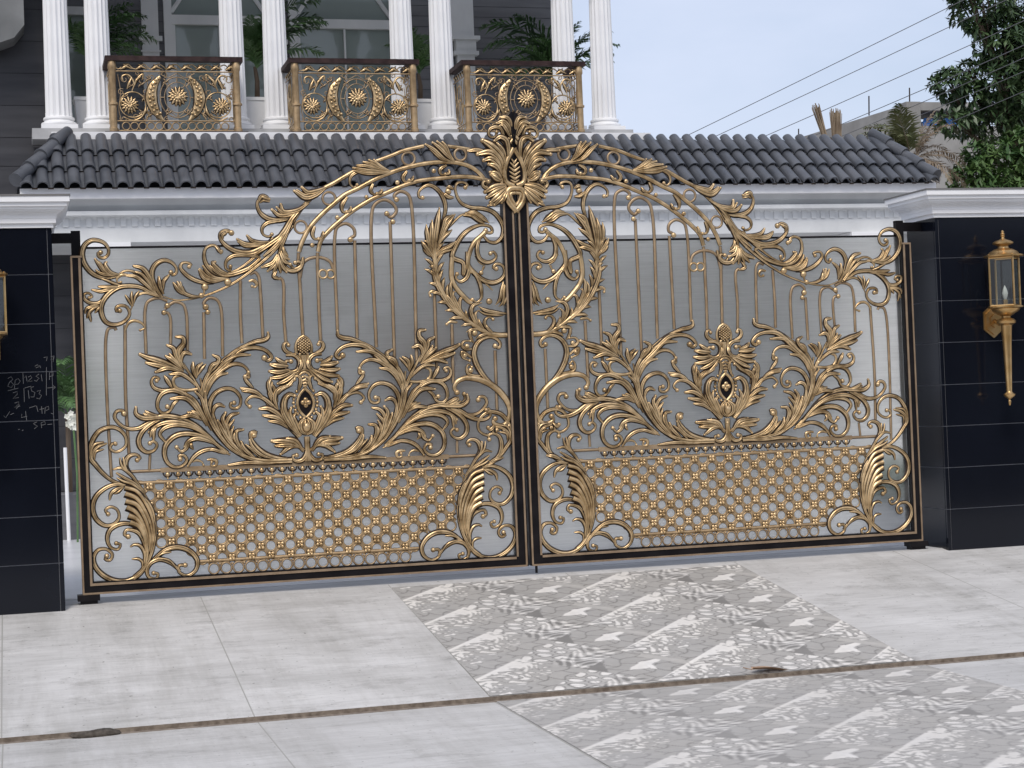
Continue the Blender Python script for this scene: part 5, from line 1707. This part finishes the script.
# fern and white flowers seen through the hinge gap
t = empty('potted_fern', (-3.06, 7.2, ZF))
rng = random.Random(9)
mb = MB(); mb.lathe([(0.14, 0), (0.19, .45), (0.21, .48), (0.19, .50)], 0, 0, 0, 18); mb.build('pot', DARKW, t)
mb = MB(); mb.tube([(0, 0, .45), (0, 0, 1.35)], .03, 6); mb.build('stem', BARK, t)
mb = MB()
for k in range(16): frond(mb, (0, 0, 1.3 + .02 * k), k * 2.4, rng.uniform(.45, .75), rad(rng.uniform(30, 85)), rad(110), rng=rng, ll=.34)
mb.build('fronds', [PALM_G, PALM_G], t)
tag(t, 'dark fern-like potted plant seen in the gap left of the gate', 'plant')
t = empty('flowering_plant', (-3.02, 6.6, ZF))
mb = MB(); mb.tube([(0, 0, 0), (.02, 0, .7), (0, 0, 1.2)], .012, 6); mb.build('stem', PALM_G, t)
mb = MB()
for k in range(26):
    a = rng.uniform(0, 6.28); r = rng.uniform(.01, .07); z = 1.18 + rng.uniform(0, .17)
    c = Vector((r * math.cos(a), r * math.sin(a), z))
    for j in range(5):
        b_ = a + j * 1.256; dd = Vector((math.cos(b_), -.4, math.sin(b_))) * .034; e = Vector((-math.sin(b_), 0, math.cos(b_))) * .014
        mb.poly([c, c + dd * .6 + e, c + dd, c + dd * .6 - e])
mb.build('blossom', PETAL, t)
tag(t, 'white blossom cluster on a stalk in the gap left of the gate', 'flower')
mb = MB(); mb.tube([(-3.10, 6.9, ZF), (-3.105, 6.9, .92)], .02, 10); o = mb.build('white_post', WHITE)
tag(o, 'thin white post standing in the gap between chalk-marked pillar and gate', 'post')

t = empty('box_shrub', (3.72, 1.55, ZF)); _pend = t
# trees on the right
def leaf_cloud(mb, clumps, size, n, rng, asp=0.36, droop=0.35, mi=0):
    for (c, r, sq, cnt) in clumps:
        c = Vector(c)
        for i in range(cnt):
            d = Vector((rng.gauss(0, 1), rng.gauss(0, 1), rng.gauss(0, 1))).normalized()
            rr = rng.uniform(.35, 1) ** .6
            p = c + Vector((d.x * r * rr, d.y * r * rr, d.z * r * sq * rr))
            # a whorl of leaves round a twig end
            ax = (d + Vector((0, 0, .25))).normalized()
            a1 = ax.orthogonal().normalized(); a2 = ax.cross(a1)
            k0 = rng.uniform(0, 6.28)
            for k in range(n):
                th = k0 + k * 2 * PI / n + rng.uniform(-.3, .3)
                dr = (a1 * math.cos(th) + a2 * math.sin(th) + ax * rng.uniform(.1, .7) + Vector((0, 0, -droop * rng.random()))).normalized()
                L_ = size * rng.uniform(.65, 1.15)
                sd_ = dr.cross(Vector((rng.uniform(-.4, .4), rng.uniform(-.4, .4), 1))).normalized() * L_ * asp * .5
                fold = Vector((0, 0, -.12 * L_))
                m0 = p + dr * L_ * .45; tip = p + dr * L_ + fold
                b = len(mb.v); mb.v += [tuple(p), tuple(m0 + sd_ + fold * .4), tuple(tip), tuple(m0 - sd_ + fold * .4), tuple(m0)]
                mb.face((b, b + 4, b + 1), mi); mb.face((b + 4, b + 2, b + 1), mi); mb.face((b, b + 3, b + 4), mi); mb.face((b + 4, b + 3, b + 2), mi)
def tree(name, base, trunk, clumps, leafm, label, cat, size, n, seed, tr=0.16):
    rng = random.Random(seed)
    t = empty(name, base)
    bv = Vector(base)
    mb = MB()
    mb.tube([Vector(p) - bv for p in trunk], tr, 9, 0, tr * .45)
    for (c, r, sq, cnt) in clumps:
        s = Vector(trunk[-2]).lerp(Vector(trunk[-1]), rng.uniform(0, .9)) - bv
        e = Vector(c) - bv
        m_ = s.lerp(e, .5) + Vector((rng.uniform(-.2, .2), rng.uniform(-.2, .2), -.15))
        mb.tube([s, m_, e], tr * .36, 6, 0, tr * .1)
        for k in range(4):
            q = e + Vector((rng.uniform(-1, 1) * r * .7, rng.uniform(-1, 1) * r * .7, rng.uniform(-.6, .8) * r * sq))
            mb.tube([m_.lerp(e, .5), q], tr * .14, 5, 0, tr * .05)
    mb.build('trunk', BARK, t)
    mb = MB()
    leaf_cloud(mb, [(Vector(c) - bv, r, sq, cnt) for c, r, sq, cnt in clumps], size, n, rng)
    mb.build('crown', leafm, t, False)
    return tag(t, label, cat)
tree('broadleaf_tree', (13.6, 15, -.62), [(13.6, 15, -.62), (13.7, 15, 2.5), (13.5, 15.1, 4.6), (13.2, 15, 6.2)],
     [((12.75, 15.0, 7.75), .62, .55, 120), ((13.35, 15.2, 7.5), .65, .6, 110), ((12.35, 14.8, 7.95), .34, .6, 40), ((13.35, 15.0, 6.75), .55, .65, 110), ((12.05, 14.9, 6.38), .36, .75, 70), ((12.55, 15, 6.15), .45, .6, 80),
      ((12.95, 15.1, 5.75), .60, .8, 130), ((12.15, 15.0, 5.75), .38, .6, 60), ((13.6, 15.2, 6.1), .6, .8, 90), ((12.5, 15.1, 6.65), .30, .6, 30), ((13.9, 15.2, 8.2), .7, .7, 80), ((14.2, 15.4, 7.0), .8, .9, 70), ((13.0, 14.7, 7.0), .5, .7, 90), ((13.45, 14.7, 7.15), .45, .8, 80), ((12.9, 14.7, 6.35), .5, .7, 90), ((13.3, 14.6, 5.9), .5, .8, 80), ((12.6, 14.8, 7.35), .22, .6, 22)],
     LEAF_D, 'tall dark green broadleaf tree rising behind the right pillar', 'tree', 0.19, 6, 21, 0.17)
tree('leafy_shrub', (12.3, 13.6, -.62), [(12.3, 13.6, -.62), (12.35, 13.6, 2.0), (12.2, 13.6, 4.0), (12.2, 13.6, 4.6)],
     [((12.10, 13.6, 4.72), .56, .8, 170), ((11.55, 13.5, 4.55), .40, .85, 100), ((12.75, 13.7, 4.75), .5, .9, 130), ((11.9, 13.4, 4.25), .6, .6, 100), ((12.5, 13.5, 5.15), .34, .7, 60), ((11.75, 13.6, 5.0), .25, .7, 36)],
     LEAF_B, 'bright green leafy bush in front of the dark tree, above the right pillar', 'bush', 0.17, 7, 22, 0.10)
t = _pend; rng = random.Random(44)
mb = MB(); mb.lathe([(0.16, 0), (0.20, .28), (0.22, .30)], 0, 0, 0, 18); mb.build('pot', WHITE, t)
mb = MB(); leaf_cloud(mb, [((0, 0, .46), .27, .9, 190)], .09, 6, rng); mb.build('foliage', mat('pale_green_leaf', (0.12, 0.24, 0.13), 0.5, 0, .4, (0.20, 0.34, 0.20), 3), t, False)
tag(t, 'green potted shrub blurred behind the frosted sheet at the lower right', 'shrub')
t = empty('dry_palm', (9.92, 12.5, -.62)); rng = random.Random(31)
mb = MB(); mb.tube([(0, 0, 0), (.05, 0, 2.5), (0, .05, 5.45)], .14, 9, 0, .11); mb.build('trunk', BARK, t)
mb = MB()
for k in range(12):
    frond(mb, (0, 0, 5.42), rad(rng.uniform(130, 250)), rng.uniform(.65, .95), rad(rng.uniform(25, 82)), rad(rng.uniform(40, 100)), rng=rng, ll=.36, wl=.03)
mb.build('green_fronds', [DRYG, DRYL], t)
mb = MB()
for (az, li, ln, dr) in ((0, 72, .75, 50), (20, 60, .7, 60), (340, 66, .8, 70), (355, 80, .8, 40), (10, 45, .7, 90), (180, -20, .6, 60), (250, -25, .7, 60), (300, -15, .8, 60), (330, 10, .8, 80), (30, 0, .8, 70), (200, 30, .6, 90), (0, 25, .95, 90), (350, -10, .95, 60)):
    frond(mb, (.1 * math.cos(rad(az)), .1 * math.sin(rad(az)), 5.38), rad(az), ln, rad(li), rad(dr), rng=rng, ll=.24, wl=.024)
mb.build('dead_fronds', [DRYL, DRYL], t)
tag(t, 'half dead palm with brown drooping fronds beyond the porch roof', 'palm')
t = empty('pruned_palm', (8.32, 11.9, -.62))
mb = MB(); mb.tube([(0, 0, 0), (0, 0, 5.6)], .11, 9, 0, .09); mb.build('trunk', BARK, t)
for (dx, dz, dx0) in ((-.24, 6.10, -.02), (.05, 6.03, .06), (.12, 6.01, .11)):
    mb = MB(); rng2 = random.Random(int(dz * 100))
    for k in range(34):
        o_ = Vector((rng2.uniform(-.03, .03), rng2.uniform(-.02, .02), 0))
        mb.tube([Vector((dx0, 0, 5.35)) + o_, Vector(((dx0 + dx) / 2, 0, 5.68)) + o_ * 1.3, Vector((dx, 0, dz + rng2.uniform(-.07, .02))) + o_ * 1.9], .009, 5, 0, .005)
    mb.build('frond_stub', DRYL, t)
tag(t, 'palm trunk with two tied upright bundles of dry fronds over the roof ridge', 'palm')

# concrete building beyond
t = empty('concrete_building', (20, 33, -.62))
def bp(mb, name, m, parent=t):
    mb.v = [(a - 20, b - 33, c + .62) for a, b, c in mb.v]
    return mb.build(name, m, parent, False)
mb = MB()
mb.box(19.25, 30, -.62, 19.66, 30.4, 8.72)
b = len(mb.v); mb.v += [(19.27, 30.1, -.62), (19.47, 30.1, -.62), (18.47, 44, -.62), (18.27, 44, -.62), (19.27, 30.1, 8.66), (19.47, 30.1, 8.66), (18.47, 44, 8.66), (18.27, 44, 8.66)]
for q in ((0, 1, 5, 4), (1, 2, 6, 5), (2, 3, 7, 6), (3, 0, 4, 7), (4, 5, 6, 7)): mb.face([b + i for i in q])
mb.box(19.66, 30.1, -.62, 27, 30.4, 8.10); mb.box(19.66, 30.05, 8.50, 27, 31.5, 8.72); mb.box(19.66, 32.6, 8.1, 27, 32.9, 8.5); mb.box(26.6, 30.1, 8.10, 27, 31.5, 8.5)
bp(mb, 'parapet_walls', CONC)
for x, y, h in ((18.62, 30.9, 9.02), (19.45, 30.2, 9.12), (18.9, 36, 8.95)):
    mb = MB(); mb.tube([(x, y, 8.5), (x + .02, y, h)], .018, 6); bp(mb, 'steel_rod', PATINA_SHADE)
tag(t, 'unfinished grey concrete building with steel rods, far behind the roof', 'building')
mb = MB(); rngb = random.Random(5)
b = len(mb.v)
for i in range(9):
    for j in range(4): mb.v.append((19.85 + .15 * i, 30.3 - .04 * j + .03 * math.sin(i * 1.7 + j), 8.11 + .06 * j + rngb.uniform(0, .03)))
for i in range(8):
    for j in range(3): mb.face((b + i * 4 + j, b + i * 4 + 4 + j, b + i * 4 + 5 + j, b + i * 4 + 1 + j))
b2 = len(mb.v)
mb.box(19.86, 30.25, 8.105, 21.0, 30.9, 8.24)
o = mb.build('blue_tarpaulin', BLUE, None, False)
tag(o, 'blue tarpaulin heap on the ledge of the unfinished concrete building', 'tarpaulin')

# overhead cables
def ray(u, v, Y):
    d = _f + _r * ((u - 512) / 1803.8) - _u * ((v - 384) / 1803.8)
    o_ = Vector((-3.6085, -12.7716, 1.1937)); return o_ + d * ((Y - o_.y) / d.y)
WL = [((681, 135), (945, 5.6), 'topmost overhead cable crossing the sky from the tiled roof'),
      ((713, 134), (974, 11.7), 'second overhead cable from the top, crossing the open sky'),
      ((762, 134), (979, 37.5), 'third overhead cable from the top, crossing the open sky'),
      ((812, 133), (944, 77), 'fourth overhead cable, passing just above the two steel rods'),
      ((870, 121), (1007, 62), 'fifth overhead cable, emerging beside the steel rods into the tree'),
      ((905, 118), (1024, 68), 'sixth overhead cable, running across the tree under the fifth'),
      ((930, 127), (1024, 88), 'lowest overhead cable, running across the tree and bush')]
for a, b_, lab in WL:
    du = (b_[0] - a[0]); dv = (b_[1] - a[1])
    p0 = (a[0] - du * .9, a[1] - dv * .9); p1 = (b_[0] + du * 1.2, b_[1] + dv * 1.2)
    P0 = ray(*p0, 21.0); P1 = ray(*p1, 7.5)
    pts = []
    for k in range(25):
        s = k / 24; q = P0.lerp(P1, s); q.z -= 0.25 * 4 * s * (1 - s) * .25
        pts.append(q)
    mb = MB(); ctr = P0.lerp(P1, .5)
    mb.tube([p - ctr for p in pts], .0058, 6)
    o = mb.build('overhead_cable', WIRE); o.location = ctr
    tag(o, lab, 'cable', 'overhead cables')

# ------------------------------------------------------------------ small things on the ground
mb = MB()
def zr(y): return ZF + SL * y
rng = random.Random(2)
n = 9; b = len(mb.v)
for i in range(n):
    s = i / (n - 1); wdt = .045 * math.sin(PI * min(1, .08 + .92 * s)) + .004
    x = -.13 + .26 * s; z = .004 + .012 * math.sin(s * 5) * s + .004
    mb.v += [(x, -wdt, z + .012), (x, 0, z), (x, wdt, z + .016)]
for i in range(n - 1):
    for j in range(2): mb.face((b + 3 * i + j, b + 3 * i + 3 + j, b + 3 * i + 4 + j, b + 3 * i + 1 + j))
mb.tube([(-.13, 0, .008), (-.16, .01, .014), (-.19, .0, .02)], .003, 5)
o = mb.build('dry_leaf', DRY); o.location = (0.66, -2.83, zr(-2.83) + .006); o.rotation_euler = (-.1, .1, .15)
tag(o, 'curled brown dry leaf lying on the joint across the patterned tiles', 'leaf')
mb = MB(); b = len(mb.v)
mb.lathe([(0.09, 0), (0.11, .012), (0.10, .028), (0.06, .036), (0.01, .038)], 0, 0, 0, 14)
mb.v = [(x * 1.25 * (1 + .15 * math.sin(7 * y * 10)), y * .38, z + .004 * math.sin(40 * x)) for x, y, z in mb.v]
o = mb.build('mud_clod', mat('dark_mud', (0.05, 0.042, 0.035), 0.95, 0, .2, (0.11, 0.095, 0.08), 30, bump=0.5)); o.location = (-3.255, -2.93, ZS - .004); o.rotation_euler = (0, 0, .05)
tag(o, 'flat dark mud clod stuck on the joint below the left pillar', 'clod')
mb = MB(); mb.lathe([(0.016, 0), (0.022, .008), (0.014, .018), (0.003, .020)], 0, 0, 0, 8)
o = mb.build('pebble', PATINA_SHADE); o.location = (1.78 - .28, -4.62, ZS + .003); tag(o, 'small dark pebble on the patterned pavement at lower right', 'pebble')

# ------------------------------------------------------------------ the other side of the street, behind the viewer (unseen house added to darken light and reflections on the gate)
t = empty('added_street_house', (0, -34, -.62))
mb = MB()
mb.box(-34, -8, 0, 34, 0, 6.2); mb.box(-34.4, -8.4, 6.2, 34.4, .5, 6.6); mb.box(-20, -8, 6.6, 22, -1.2, 10.2); mb.box(-20.4, -8.4, 10.2, 22.4, -.8, 10.6)
mb.build('wall', mat('brown_render', (0.10, 0.09, 0.08), 0.8, 0, .3, (0.15, 0.135, 0.12), .5), t, False)
for k in range(11):
    mb = MB(); x = -31 + k * 6; mb.box(x, -.02, 1.0, x + 2.4, .06, 3.0); mb.build('window', GLASSW, t, False)
tag(t, 'unseen brown house added behind the viewer to darken reflections in the gate', 'house')
